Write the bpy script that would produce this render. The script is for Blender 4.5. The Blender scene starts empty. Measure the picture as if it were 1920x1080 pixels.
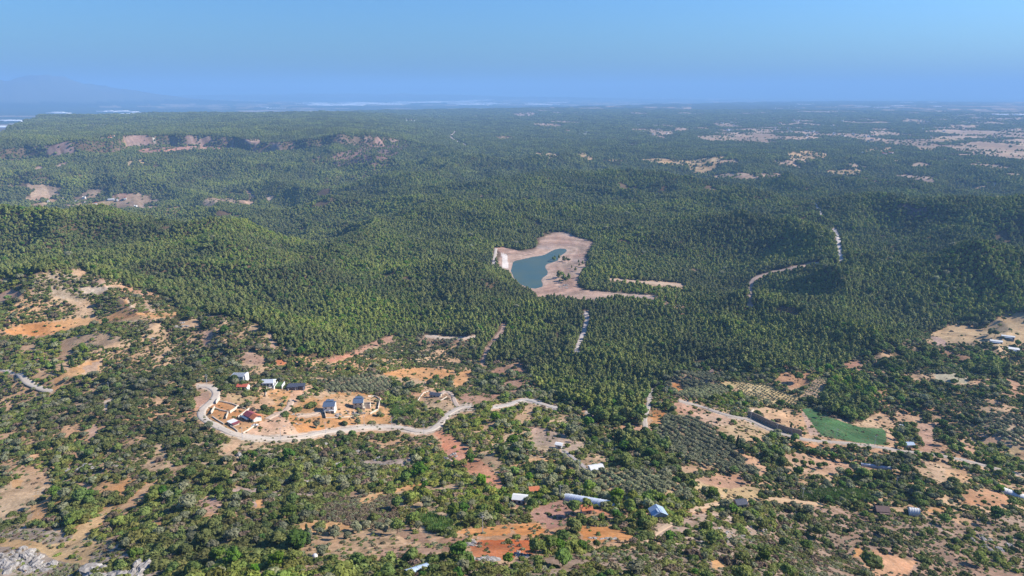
import bpy, math, random
import numpy as np
R = math.radians
rnd = random.Random(7)
rng = np.random.default_rng(11)
scene = bpy.context.scene
COL = scene.collection

# ---------------------------------------------------------------- camera
W0, H0 = 1920.0, 1080.0
FPX = 1280.0
CZ = 420.0                      # camera height over the coastal plain (z = 0)
PITCH = math.atan(368.0 / FPX)
CP, SP = math.cos(PITCH), math.sin(PITCH)
cam_d = bpy.data.cameras.new('camera'); cam = bpy.data.objects.new('camera', cam_d); COL.objects.link(cam)
cam.location = (0, 0, CZ); cam.rotation_euler = (math.pi / 2 - PITCH, 0, 0)
cam_d.sensor_width = 36; cam_d.lens = 36 * FPX / W0
cam_d.clip_start = 1.0; cam_d.clip_end = 300000
scene.camera = cam

# ---------------------------------------------------------------- sky and sun
SUN_AZ, SUN_EL = R(9), R(35)   # azimuth from +X towards +Y
w = bpy.data.worlds.new('World'); scene.world = w; w.use_nodes = True
nt = w.node_tree; nt.nodes.clear()
sky = nt.nodes.new('ShaderNodeTexSky'); sky.sky_type = 'NISHITA'; sky.sun_disc = False
sky.sun_elevation = SUN_EL; sky.sun_rotation = math.pi / 2 - SUN_AZ
sky.altitude = 400; sky.air_density = 1.35; sky.dust_density = 1.7; sky.ozone_density = 3.0
tint = nt.nodes.new('ShaderNodeMix'); tint.data_type = 'RGBA'; tint.blend_type = 'MULTIPLY'; tint.inputs[0].default_value = 1; tint.inputs[7].default_value = (.40, .735, 1.25, 1)
hs = nt.nodes.new('ShaderNodeHueSaturation'); hs.inputs['Saturation'].default_value = 1.0; hs.inputs['Value'].default_value = 1.0
bg = nt.nodes.new('ShaderNodeBackground'); bg.inputs['Strength'].default_value = 0.080
out = nt.nodes.new('ShaderNodeOutputWorld')
nt.links.new(sky.outputs[0], tint.inputs[6]); nt.links.new(tint.outputs[2], hs.inputs['Color']); nt.links.new(hs.outputs[0], bg.inputs[0]); nt.links.new(bg.outputs[0], out.inputs[0])
sd = bpy.data.lights.new('sun', 'SUN'); sd.energy = 5.0; sd.angle = R(0.5); sd.color = (1.0, 0.93, 0.82)
sun = bpy.data.objects.new('sun', sd); COL.objects.link(sun)
sun.rotation_euler = (0, math.pi / 2 - SUN_EL, SUN_AZ)
scene.view_settings.view_transform = 'Standard'; scene.view_settings.look = 'None'
scene.view_settings.exposure = 0.86; scene.view_settings.gamma = 1.0
cy = scene.cycles
cy.use_denoising = True
try: cy.denoiser = 'OPENIMAGEDENOISE'; cy.denoising_input_passes = 'RGB_ALBEDO_NORMAL'; cy.denoising_prefilter = 'ACCURATE'
except Exception: pass
cy.max_bounces = 5; cy.diffuse_bounces = 2; cy.glossy_bounces = 2; cy.transmission_bounces = 2; cy.transparent_max_bounces = 6; cy.volume_bounces = 1
cy.sample_clamp_indirect = 4.0

# ---------------------------------------------------------------- helpers
def link(o): COL.objects.link(o); return o
def tag(o, label=None, cat=None, group=None, kind=None):
    if label: o['label'] = label
    if cat: o['category'] = cat
    if group: o['group'] = group
    if kind: o['kind'] = kind
    return o
def mesh_obj(name, verts, faces, mats, parent=None, mi=None, smooth=False, do_link=True):
    me = bpy.data.meshes.new(name); me.from_pydata([tuple(v) for v in verts], [], [tuple(f) for f in faces])
    for m in (mats if isinstance(mats, (list, tuple)) else [mats]): me.materials.append(m)
    if mi is not None: me.polygons.foreach_set('material_index', mi)
    if smooth: me.polygons.foreach_set('use_smooth', [True] * len(me.polygons))
    me.update(); o = bpy.data.objects.new(name, me)
    if do_link: link(o)
    if parent: o.parent = parent
    return o
def empty(name, loc, rz=0, scale=1):
    o = bpy.data.objects.new(name, None); link(o); o.location = loc; o.rotation_euler = (0, 0, rz); o.scale = (scale,) * 3
    o.empty_display_size = 0.5
    return o

# numpy noise -----------------------------------------------------------------
def _h(ix, iy, s):
    n = (ix.astype(np.int64) * 374761393 + iy.astype(np.int64) * 668265263 + s * 974711) & 0xffffffff
    n = ((n ^ (n >> 13)) * 1274126177) & 0xffffffff
    n = ((n ^ (n >> 16)) * 2246822519) & 0xffffffff
    return ((n ^ (n >> 15)) & 0xffffff) / float(0xffffff)
def vnoise(x, y, s=0):
    ix = np.floor(x); iy = np.floor(y); fx = x - ix; fy = y - iy
    fx = fx * fx * fx * (fx * (fx * 6 - 15) + 10); fy = fy * fy * fy * (fy * (fy * 6 - 15) + 10)
    a = _h(ix, iy, s); b = _h(ix + 1, iy, s); c = _h(ix, iy + 1, s); d = _h(ix + 1, iy + 1, s)
    return (a + (b - a) * fx) * (1 - fy) + (c + (d - c) * fx) * fy
def fbm(x, y, s=0, o=4, g=0.5):
    t = 0; a = 1; n = 0
    for i in range(o):
        t = t + a * (vnoise(x, y, s + i * 17) - 0.5) * 2; n += a; a *= g
        x, y = (x * 1.6 - y * 1.2) + 13.7, (x * 1.2 + y * 1.6) - 7.1
    return t / n
def ridge(x, y, s=0, o=3):
    t = 0; a = 1; n = 0
    for i in range(o):
        v = 1 - np.abs(2 * vnoise(x, y, s + i * 31) - 1); t = t + a * v * v; n += a; a *= 0.45
        x, y = (x * 1.6 - y * 1.2) + 3.7, (x * 1.2 + y * 1.6) - 9.1
    return t / n
def sstep(a, b, x):
    t = np.clip((x - a) / (b - a), 0, 1); return t * t * (3 - 2 * t)

def ray(u, v):
    """direction through a point of the photograph (pixels of 1920 x 1080)"""
    x = (u - W0 / 2) / FPX; y = (H0 / 2 - v) / FPX
    return x, CP + y * SP, -SP + y * CP
def on_plane(u, v, z):
    x, y, k = ray(u, v); t = (z - CZ) / k
    return x * t, y * t
def project(x, y, z):
    dz = z - CZ; f = y * CP - dz * SP; up = y * SP + dz * CP
    f = np.where(f < 1, 1, f)
    return W0 / 2 + FPX * x / f, H0 / 2 - FPX * up / f

def poly_dist(x, y, P):
    """signed distance (negative inside) to polygon P"""
    P = np.asarray(P, float); n = len(P); d = np.full(np.shape(x), 1e18); ins = np.zeros(np.shape(x), bool)
    for i in range(n):
        ax, ay = P[i]; bx, by = P[(i + 1) % n]
        ex, ey = bx - ax, by - ay; wx, wy = x - ax, y - ay
        t = np.clip((wx * ex + wy * ey) / (ex * ex + ey * ey + 1e-9), 0, 1)
        d = np.minimum(d, (wx - ex * t) ** 2 + (wy - ey * t) ** 2)
        c = ((ay <= y) & (by > y)) | ((by <= y) & (ay > y))
        xs = ax + (y - ay) / (by - ay + 1e-12) * ex
        ins ^= c & (x < xs)
    d = np.sqrt(d); return np.where(ins, -d, d)

# landmarks by which one can find a plant or a stone
MARKS = [(60,1045,'beside the pale rock outcrop in the lower left corner'),(200,985,'between the orange dirt paths of the lower left'),(280,920,'on the rise above the orange dirt paths'),(60,900,'at the left edge above the dirt paths'),(150,860,'near the white boulders of the left slope'),(380,1020,'in the thicket at the bottom left of centre'),
 (400,940,'around the round clearing of the left slope'),(470,880,'on the slope below the lower house plots'),(570,920,'among the grey outcrops below the building site'),(680,850,'around the big grey boulder below the road'),(540,1050,'at the bottom edge under the marshy meadow'),(660,960,'around the brownish marshy meadow'),(640,1030,'on the dry olive terraces at the bottom'),
 (800,960,'around the bright reeds left of the brown yard'),(860,1040,'left of the red ploughed field'),(960,1000,'around the red ploughed field'),(1060,1050,'at the bottom edge right of the red field'),(890,850,'beside the red earth slope'),(1040,880,'around the thin grey path and white house'),(1120,960,'beside the long white greenhouse'),(1230,985,'around the blue roofed hut'),
 (1330,1000,'among the pale rocks right of the blue roofed hut'),(1300,830,'in the large olive orchard'),(1200,880,'in the belt of trees left of the large orchard'),(1450,990,'on the dry slope right of the pale rocks'),(1560,930,'around the bright reed strip on the right'),(1530,870,'around the narrow shed and tree rows'),(1440,850,'around the estate entrance below the wall'),
 (1660,960,'around the brown tiled cottage'),(1560,1050,'at the bottom edge below the brown cottage'),(1740,1010,'on the dry slope below the arched white shed'),(1860,980,'around the large round tree near the right edge'),(1850,1050,'in the lower right corner'),(1850,900,'around the red field at the right edge'),(1740,850,'around the white and blue sheds on the right'),(1590,790,'beside the green field'),
 (1450,740,'around the small planted rows at the wood edge'),(1300,720,'in the grey orchard below the pine wood'),(1700,700,'in the woods left of the dry clearing'),(1870,640,'around the farm buildings of the dry clearing'),(1150,760,'at the foot of the pine wood in the centre'),(1000,720,'at the wood edge above the pale gravel road'),(940,720,'on the reddish slope above the gravel road'),
 (820,700,'around the orange clearing above the dark roofed house'),(760,770,'around the bright green bush by the road'),(650,790,'around the two blue roofed houses'),(500,760,'between the villa and the red roofed house'),(400,760,'inside the bend of the pale road'),(330,780,'on the slope left of the road bend'),(200,760,'in the scrub of the left hillside'),(60,740,'below the grey road of the left edge'),
 (640,690,'behind the house row'),(480,680,'behind the openwork roofed house'),(330,640,'on the rocky hill of the left'),(150,650,'below the long orange earth bank'),(120,540,'above the long orange earth bank'),(1050,510,'on the dry bed beside the reservoir'),(850,620,'beside the forest road below the pine hill'),(1100,620,'beside the pale strip through the pines'),(1300,560,'at the foot of the wooded hill right of the reservoir')]
def mark(u, v): return min(MARKS, key=lambda m: (m[0] - u) ** 2 + (1.6 * (m[1] - v)) ** 2)[2]
# ---------------------------------------------------------------- terrain height
LAKE_Z = CZ - 306.0
lake_px = [(962,492),(965,489.5),(981,486),(998,482),(1012,480),(1021,478),(1031,472.5),(1040,468),(1050,466),(1061,467),(1063,470),(1058,475),(1048,481),(1046,488),(1036,492),(1025,495),
           (1022,499),(1023,504),(1027,509),(1026,515),(1018,520),(1015,524),(1018,530),(1017,537),(1011,539),(1004,541),(992,540),(976,533),(964,522),(958,508)]
lake_w = [on_plane(u, v, LAKE_Z) for u, v in lake_px]
bed_px = [(933,467),(945,466),(975,470),(1007,465),(1010,458),(1008,450),(1022,446),(1040,440),(1057,440),(1080,447),(1113,455),(1107,467),(1098,480),(1103,489),(1098,505),(1082,520),(1080,533),(1094,545),(1140,553),
          (1180,560),(1230,567),(1228,576),(1195,571),(1160,566),(1113,572),(1075,568),(1043,560),(1013,563),(1003,549),(986,538),(967,522),(957,508),(946,504),(936,500)]
bed_w = [on_plane(u, v, LAKE_Z + 4) for u, v in bed_px]

_ctr = np.array([(0,60),(70,75),(130,120),(200,157),(260,183),(330,206),(430,229),(520,247),(640,283),(800,300),(1100,312),(1500,322),(2300,330),(3000,316),(3800,300),(8500,290),(12000,290),(20000,286),(27000,286),(32000,420),(70000,420)], float)
def gauss(x, y, cx, cy, sx, sy, a=0.0):
    c, s = math.cos(a), math.sin(a); dx = x - cx; dy = y - cy
    p = (dx * c + dy * s) / sx; q = (-dx * s + dy * c) / sy
    return np.exp(-0.5 * (p * p + q * q))
def hill(x, y, u, v, r, h, sx, sy, a=0):
    dx, dy, dz = ray(u, v); l = math.hypot(dx, dy)
    return h * gauss(x, y, dx / l * r, dy / l * r, sx, sy, R(a))
def crest(P, wd, tree=7):
    out = []
    for u, v, r in P:
        dx, dy, dz = ray(u, v); l = math.hypot(dx, dy); out.append((dx / l * r, dy / l * r, CZ + dz / l * r - tree, r))
    return np.array(out), wd
RIDGES = [crest(*a) for a in (
    ([(850,350,2150),(950,335,2250),(1080,318,2350),(1200,320,2350),(1320,338,2250)], 150), ([(1180,372,1900),(1300,362,1950),(1400,360,1950)], 90),
    ([(440,412,2000),(520,392,2150),(640,352,2500),(720,327,2700),(850,302,3000),(1000,292,3100)], 110),
    ([(420,455,1650),(520,440,1750),(620,420,1850),(700,395,2000),(800,370,2150)], 85),
    ([(1450,385,1800),(1650,368,1900),(1800,372,1850),(2000,365,1850)], 120), 
    ([(700,424,1500),(780,402,1600),(860,386,1650),(940,370,1700),(1000,366,1720),(1060,384,1680),(1115,412,1600)], 105),
    ([(560,505,1300),(620,474,1330),(700,452,1350),(760,441,1350),(830,450,1330),(905,466,1300)], 75),
    ([(1130,441,1420),(1200,426,1460),(1300,409,1500),(1400,398,1520),(1480,400,1500),(1535,422,1420),(1572,455,1350)], 100),
    ([(-300,395,1450),(-80,388,1450),(60,385,1450),(150,388,1430),(250,392,1420),(330,402,1400),(400,415,1330)], 120),
    ([(380,428,1180),(440,421,1150),(490,440,1120),(540,480,1050),(575,530,980)], 85), ([(120,470,1150),(220,455,1180),(300,450,1180)], 80),
    ([(640,522,1090),(700,506,1100),(800,490,1085),(880,491,1070),(940,503,1040),(985,533,1000),(1035,558,965),(1110,568,940)], 75),
    ([(1570,505,1190),(1680,478,1270),(1800,460,1320),(1950,452,1350)], 80), ([(1240,582,960),(1330,566,980),(1430,560,990),(1520,570,960),(1610,592,900)], 60),
    ([(-150,490,950),(0,503,930),(90,508,910),(150,506,900),(230,532,870)], 105, 3), ([(230,602,730),(330,592,730),(430,588,720),(490,615,680)], 70, 1),
    ([(560,600,900),(640,590,900),(720,600,880)], 50))]
def height(x, y):
    x = np.asarray(x, float); y = np.asarray(y, float)
    r = np.hypot(x, y) + 1e-6; az = np.degrees(np.arctan2(x, y))
    wx = 60 * fbm(x / 420, y / 420, 5, 3); wy = 60 * fbm(x / 420 + 9, y / 420 - 4, 6, 3)
    fade = sstep(500, 1100, r)
    xw = x + wx * fade; yw = y + wy * fade
    drop = np.interp(r, _ctr[:, 0], _ctr[:, 1])
    z = CZ - drop
    # near slope undulation
    z = z + 7 * fbm(x / 90, y / 90, 21, 4) * sstep(120, 320, r) * (1 - sstep(900, 1500, r))
    # left hillside stands higher
    lf = sstep(-9, -30, az)
    z = z + lf * 42 * sstep(380, 620, r) * (1 - sstep(1150, 1650, r))
    z = z + lf * 14 * sstep(150, 330, r) * (1 - sstep(380, 620, r))
    # right valley floor is flatter and a bit higher near the camera
    rt = sstep(12, 30, az)
    z = z - rt * 14 * sstep(240, 330, r) * (1 - sstep(430, 640, r))
    # ridges: crest lines with their distance, half width and how far they carry
    z = z + 0 * xw
    amp = sstep(750, 1500, r) * (1 - 0.78 * sstep(2700, 4000, r))
    z = z + amp * (116 * (ridge(xw / 560, yw / 560, 3, 3) - 0.45) * (1 - 0.5 * rt) + 16 * fbm(xw / 150, yw / 150, 8, 3))
    for pts, wd in RIDGES:
        m = (np.abs(r - pts[:, 3].mean()) < 900 + 3 * wd)
        if not np.any(m): continue
        X, Y = x[m] + .5 * wx[m], y[m] + .5 * wy[m]
        best = np.full(X.shape, 1e18); zn = np.zeros(X.shape); wn = np.zeros(X.shape)
        for (ax, ay, az_, _a), (bx, by, bz_, _b) in zip(pts[:-1], pts[1:]):
            ex, ey = bx - ax, by - ay; t = np.clip(((X - ax) * ex + (Y - ay) * ey) / (ex * ex + ey * ey), 0, 1)
            d = (X - ax - ex * t) ** 2 + (Y - ay - ey * t) ** 2; q = math.hypot(ex, ey) / (d + (.22 * wd) ** 2) ** 2
            best = np.minimum(best, d); zn += q * (az_ + (bz_ - az_) * t); wn += q
        zc = zn / wn
        wgt = np.exp(-(np.sqrt(best) / wd) ** 1.7 * .8); zm = z[m]
        z = z.copy(); z[m] = np.where(zc > zm, zm * (1 - wgt) + zc * wgt, zm * (1 - .6 * wgt) + zc * .6 * wgt)
    # dissected country
    z = z + 5 * amp * fbm(xw / 70, yw / 70, 14, 3)
    z = z + sstep(480, 700, r) * (1 - .8 * sstep(2800, 4200, r)) * (28 * (ridge(x / 210 + 3, y / 210, 15, 2) - .45) + 3.0 * fbm(x / 45, y / 45, 16, 3)) * (1 - .5 * rt * (1 - sstep(600, 900, r)))
    # valley with fields on the far left, then the cliff of the plateau
    vl = sstep(-10, -22, az)
    z = z - vl * (22 * np.exp(-0.5 * ((r - 2250) / 300) ** 2) + 46 * np.exp(-0.5 * ((r - 2750) / 420) ** 2))
    cl = sstep(-3, -14, az)
    edge = 3650 + 330 * fbm(x / 520, y / 520, 31, 5)
    step = sstep(-38, 14, r - edge) * 52 + sstep(-600, -60, r - edge) * 34
    z = z + cl * step * (1 - sstep(7600, 9000, r))
    # plateau ends on the left; coastal plain beyond
    azn = az + 1.2 * fbm(x / 900, y / 900, 44, 3)
    rim = np.interp(azn, [-60, -37.5, -36.3, -35, -33, -20, -8, 8, 25, 60], [2300, 2900, 4300, 6500, 8600, 9600, 12000, 15500, 26000, 26000])
    rim = rim * (1 + 0.05 * fbm(x / 1500, y / 1500, 51, 3))
    k = sstep(rim * 0.995, rim * 1.05, r)
    plain = 6 + 10 * fbm(x / 2600, y / 2600, 61, 3)
    z = z * (1 - k) + plain * k
    # far mountains on the left
    mt = hill(x, y, 20, 150, 26000, 640, 1500, 2000, 0) + hill(x, y, 125, 150, 27000, 900, 1300, 2000, 0) + hill(x, y, 260, 160, 28000, 520, 2400, 2000, 0) + hill(x, y, -250, 150, 25000, 950, 3000, 2400, 0)
    z = z + .50 * mt * (0.66 + 0.5 * ridge(x / 2600, y / 2600, 71, 4))
    z = z + hill(x, y, 640, 175, 40000, 330, 9000, 2500, 0) * (0.6 + 0.6 * ridge(x / 2500, y / 2500, 77, 3))
    # reservoir basin
    near = (r > 800) & (r < 2000) & (np.abs(az) < 27)
    if np.any(near):
        xn, yn = x[near], y[near]
        dl = poly_dist(xn, yn, lake_w); db = poly_dist(xn, yn, bed_w)
        bowl = LAKE_Z + np.where(dl < 0, np.maximum(dl, -30) * 0.15, dl * 0.075 + 0.5 * fbm(xn / 14, yn / 14, 81, 3) * np.clip(dl / 15, 0, 1))
        kk = sstep(90, 0, db); zz = z[near]
        k2 = sstep(260, 60, db); zz = bowl * kk + (np.maximum(zz, LAKE_Z + 2 + .02 * db) * k2 + zz * (1 - k2)) * (1 - kk)
        z = z.copy(); z[near] = zz
    return z

# polar grid of the ground, fine where the ground is near
def ground_rows():
    rs = [40.0]
    while rs[-1] < 62000:
        r = rs[-1]; d = r * r / (FPX * 250) * 1.5
        d = max(d, 0.9) if r > 170 else 4.0
        if 3150 < r < 4000: d = min(d, 13)
        rs.append(r + min(d, 260 if r < 20000 else 700))
    return np.array(rs)
RS = ground_rows()
AZ = np.radians(np.concatenate([np.linspace(-68, -44.5, 60, endpoint=False), np.linspace(-44.5, 44.5, 1150), np.linspace(44.5, 68, 61)[1:]]))
GR, GA = np.meshgrid(RS, AZ, indexing='ij')
GX, GY = GR * np.sin(GA), GR * np.cos(GA)
GZ = height(GX, GY)
NR, NA = GX.shape
print('ground', NR, NA, NR * NA)
def ground_z(x, y):
    """height of the ground mesh itself under (x, y)"""
    x = np.asarray(x, float); y = np.asarray(y, float)
    r = np.hypot(x, y); a = np.arctan2(x, y)
    i = np.clip(np.searchsorted(RS, r) - 1, 0, NR - 2); j = np.clip(np.searchsorted(AZ, a) - 1, 0, NA - 2)
    fr = np.clip((r - RS[i]) / (RS[i + 1] - RS[i]), 0, 1); fa = np.clip((a - AZ[j]) / (AZ[j + 1] - AZ[j]), 0, 1)
    return (GZ[i, j] * (1 - fr) + GZ[i + 1, j] * fr) * (1 - fa) + (GZ[i, j + 1] * (1 - fr) + GZ[i + 1, j + 1] * fr) * fa
_slope = (GZ - CZ) / GR
_smax = np.maximum.accumulate(_slope, axis=0)
def hit(u, v):
    """where the sight line through photo point (u, v) first meets the ground"""
    dx, dy, dz = ray(u, v); a = math.atan2(dx, dy); e = dz / math.hypot(dx, dy)
    j = int(np.clip(np.searchsorted(AZ, a) - 1, 0, NA - 2)); f = (a - AZ[j]) / (AZ[j + 1] - AZ[j])
    s = _smax[:, j] * (1 - f) + _smax[:, j + 1] * f
    i = int(np.searchsorted(s, e)); i = min(max(i, 1), NR - 1)
    t = (e - s[i - 1]) / (s[i] - s[i - 1] + 1e-12); r = RS[i - 1] + (RS[i] - RS[i - 1]) * min(max(t, 0), 1)
    x, y = r * math.sin(a), r * math.cos(a)
    return x, y, float(ground_z(x, y))
# ---------------------------------------------------------------- land cover, traced on the photograph and laid on the ground
IW, IH = 1920, 1080
def raster(P, wig=0):
    P = np.asarray(P, float); x0, y0 = np.floor(P.min(0)).astype(int) - 1; x1, y1 = np.ceil(P.max(0)).astype(int) + 2
    x0, y0 = max(x0, 0), max(y0, 0); x1, y1 = min(x1, IW), min(y1, IH)
    if x1 <= x0 or y1 <= y0: return None
    X, Y = np.meshgrid(np.arange(x0, x1) + .5, np.arange(y0, y1) + .5); m = np.zeros(X.shape, bool)
    if wig: X, Y = X + wig * fbm(X / (6 * wig), Y / (3 * wig), 3, 2), Y + 0.6 * wig * fbm(X / (6 * wig), Y / (3 * wig), 9, 2)
    n = len(P)
    for i in range(n):
        ax, ay = P[i]; bx, by = P[(i + 1) % n]
        c = ((ay <= Y) & (by > Y)) | ((by <= Y) & (ay > Y)); m ^= c & (X < ax + (Y - ay) / (by - ay + 1e-12) * (bx - ax))
    return slice(y0, y1), slice(x0, x1), m
class Map:
    def __init__(s, v=0.0, n=1): s.a = np.full((IH, IW, n) if n > 1 else (IH, IW), v, np.float32)
    def put(s, P, v, wig=0):
        r = raster(P, wig)
        if r: s.a[r[0], r[1]][r[2]] = v
    def line(s, P, w, v):
        for (ax, ay), (bx, by) in zip(P[:-1], P[1:]):
            l = math.hypot(bx - ax, by - ay) + 1e-6; nx, ny = -(by - ay) / l * w / 2, (bx - ax) / l * w / 2
            ex, ey = (bx - ax) / l * w / 3, (by - ay) / l * w / 3
            s.put([(ax + nx - ex, ay + ny - ey), (bx + nx + ex, by + ny + ey), (bx - nx + ex, by - ny + ey), (ax - nx - ex, ay - ny - ey)], v)
    def at(s, u, v):
        u = np.abs(np.floor(u)).astype(np.int64); v = np.abs(np.floor(v)).astype(np.int64)
        u %= 2 * IW; v %= 2 * IH
        u = np.where(u >= IW, 2 * IW - 1 - u, u); v = np.where(v >= IH, 2 * IH - 1 - v, v)
        return s.a[v, u]

forest = Map(0); dens = Map(0.86); kind = Map(0)          # kind: 0 scrub, 1 olive orchard, 2 bare/none, 3 meadow, 4 reeds, 5 dry low scrub, 6 rows
soil = Map(0.0, 3); soilw = Map(0.0)
TAN = (.50, .33, .19); ORA = (.56, .30, .12); RED = (.50, .20, .085); PINK = (.46, .30, .21); BRN = (.33, .20, .125); STRAW = (.52, .37, .19)
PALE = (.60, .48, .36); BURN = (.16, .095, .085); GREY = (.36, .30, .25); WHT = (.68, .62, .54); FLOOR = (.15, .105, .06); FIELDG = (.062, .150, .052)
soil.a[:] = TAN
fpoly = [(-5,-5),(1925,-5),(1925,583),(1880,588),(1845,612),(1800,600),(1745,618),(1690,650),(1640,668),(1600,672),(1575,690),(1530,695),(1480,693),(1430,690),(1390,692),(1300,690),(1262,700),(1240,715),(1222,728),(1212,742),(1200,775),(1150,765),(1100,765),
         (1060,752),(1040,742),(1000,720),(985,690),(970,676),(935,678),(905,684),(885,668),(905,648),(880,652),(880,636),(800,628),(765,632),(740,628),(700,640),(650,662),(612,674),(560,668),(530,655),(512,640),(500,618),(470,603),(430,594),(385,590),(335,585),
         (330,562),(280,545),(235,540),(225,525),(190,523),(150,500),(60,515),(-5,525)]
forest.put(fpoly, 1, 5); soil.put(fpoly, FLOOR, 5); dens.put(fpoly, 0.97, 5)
r_ = raster([(-5,-5),(1925,-5),(1925,520),(1000,560),(600,560),(300,500),(-5,430)])
grove = Map(0)
# the tall clump beside the green field and a few groves
for P in ([(1533,742),(1560,712),(1585,700),(1620,705),(1635,735),(1640,765),(1640,792),(1625,800),(1600,795),(1575,782),(1545,770),(1530,760)],
          [(1800,690),(1850,668),(1885,690),(1895,705),(1860,708),(1815,700)], [(1235,835),(1190,818),(1160,830),(1180,850),(1225,858),(1250,850)],
          [(1100,775),(1210,790),(1190,800),(1120,795)], [(1640,640),(1745,655),(1740,690),(1690,700),(1645,690)]):
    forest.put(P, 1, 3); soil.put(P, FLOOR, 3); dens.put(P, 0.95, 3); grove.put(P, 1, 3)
def zone(P, d=None, c=None, k=None, f=None, wig=3):
    if d is not None: dens.put(P, d, wig)
    if c is not None: soil.put(P, c, wig); soilw.put(P, 1, wig)
    if k is not None: kind.put(P, k, wig)
    if f is not None: forest.put(P, f, wig)
def bare(P, c=TAN, d=0.03, wig=3): zone(P, d, c, 2, 0, wig)

# broad zones of the foreground
zone([(1180,1085),(1240,1030),(1330,1000),(1420,960),(1560,950),(1650,968),(1800,975),(1925,960),(1925,1085)], 0.66, (.33,.23,.165), 5, 0, 8)
zone([(930,1085),(970,1045),(1080,1035),(1250,1030),(1330,1000),(1420,965),(1440,1085)], 0.74, (.32,.235,.17), 5, 0, 8)
zone([(-5,1000),(60,985),(170,1010),(260,1040),(330,1085),(-5,1085)], 0.22, (.38,.30,.23), 5, 0, 5)
zone([(560,1000),(650,985),(740,985),(830,1000),(850,1040),(740,1055),(640,1045),(560,1040)], 0.40, TAN, 1, 0)
zone([(603,950),(667,930),(727,925),(755,965),(713,992),(607,985)], 0.10, (.15,.15,.055), 3, 0)
zone([(790,975),(805,966),(830,972),(848,985),(835,1000),(805,998)], 0.9, (.2,.22,.1), 4, 0)
zone([(1500,932),(1520,925),(1560,915),(1600,918),(1625,928),(1640,936),(1590,942),(1550,944),(1507,940)], 0.9, (.18,.22,.08), 4, 0)
zone([(725,765),(745,760),(775,765),(770,778),(735,780)], 0.95, (.2,.22,.1), 4, 0)
zone([(1270,690),(1310,690),(1290,705)], .9, None, 0, 0)
# olive orchards
zone([(1250,780),(1310,787),(1350,822),(1393,853),(1430,890),(1360,890),(1293,867),(1260,853),(1223,832),(1227,807)], 0.93, (.36,.27,.17), 1, 0)
zone([(1265,700),(1330,700),(1368,735),(1340,752),(1270,747),(1250,725)], 0.90, (.33,.26,.17), 1, 0)
zone([(1370,715),(1440,722),(1500,745),(1490,765),(1440,762),(1395,745)], 0.62, (.55,.42,.2), 6, 0)
zone([(1527,707),(1563,713),(1533,753),(1503,745)], 0.55, (.52,.38,.24), 6, 0)
zone([(1830,790),(1870,775),(1925,790),(1925,850),(1880,835)], 0.7, (.42,.32,.22), 1, 0)
zone([(1060,870),(1240,890),(1290,930),(1240,940),(1100,920)], 0.72, (.4,.3,.18), 1, 0)
zone([(780,628),(885,637),(875,652),(785,648)], 0.45, BRN, 1, 0)
zone([(620,715),(720,700),(740,730),(690,745),(600,738)], 0.82, (.34,.28,.18), 1, 0)
# half open ground
for P, d, c in (([(57,522),(143,503),(187,523),(225,540),(150,562),(57,556)], .88, (.38,.29,.2)), ([(893,707),(935,690),(975,678),(995,705),(975,735),(940,752),(870,760),(860,745)], .33, (.40,.24,.16)),
                ([(235,563),(277,545),(290,590),(255,600)], .86, (.52,.38,.26)), ([(765,733),(800,725),(850,738),(870,760),(850,775),(800,762)], .15, TAN), ([(455,655),(505,665),(515,690),(455,690)], .5, TAN),
                ([(590,742),(640,735),(710,738),(730,760),(740,800),(600,810),(500,822),(470,815),(510,775)], .13, ORA), ([(480,750),(510,728),(560,728),(550,770),(500,780)], .55, ORA),
                ([(1060,835),(1100,838),(1142,862),(1130,872),(1100,876),(1072,858)], .3, TAN), ([(1223,770),(1247,770),(1243,807),(1220,800)], .25, ORA), ([(1600,860),(1700,880),(1690,900),(1560,890)], .5, TAN),
                ([(1690,830),(1760,800),(1850,860),(1760,900)], .6, (.5,.33,.2)), ([(1825,715),(1925,700),(1925,745),(1870,745)], .45, (.45,.25,.15)), ([(1735,640),(1800,650),(1850,665),(1800,680),(1740,660)], .6, BRN),
                ([(0,890),(60,880),(100,900),(60,960),(0,985)], .62, TAN), ([(60,930),(200,890),(300,905),(260,960),(160,1000),(60,985)], .7, ORA), ([(400,930),(470,905),(560,900),(620,905),(600,940),(480,950)], .66, (.45,.32,.26)),
                ([(230,740),(340,750),(360,800),(320,900),(230,880)], .8, TAN), ([(470,845),(600,850),(760,845),(830,860),(800,890),(640,890),(500,880)], .8, (.42,.34,.28)), ([(960,790),(1040,790),(1060,830),(1000,840)], .6, TAN),
                ([(960,860),(1040,860),(1060,900),(960,910)], .7, ORA), ([(1440,850),(1560,870),(1640,890),(1560,915),(1440,900)], .6, (.45,.3,.17)), ([(1300,905),(1440,915),(1460,940),(1290,955)], .6, (.5,.35,.17)),
                ([(1190,985),(1330,960),(1440,960),(1420,1000),(1330,1010),(1200,1010)], .55, (.42,.32,.24))):
    zone(P, d, c, 0, 0)
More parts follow.
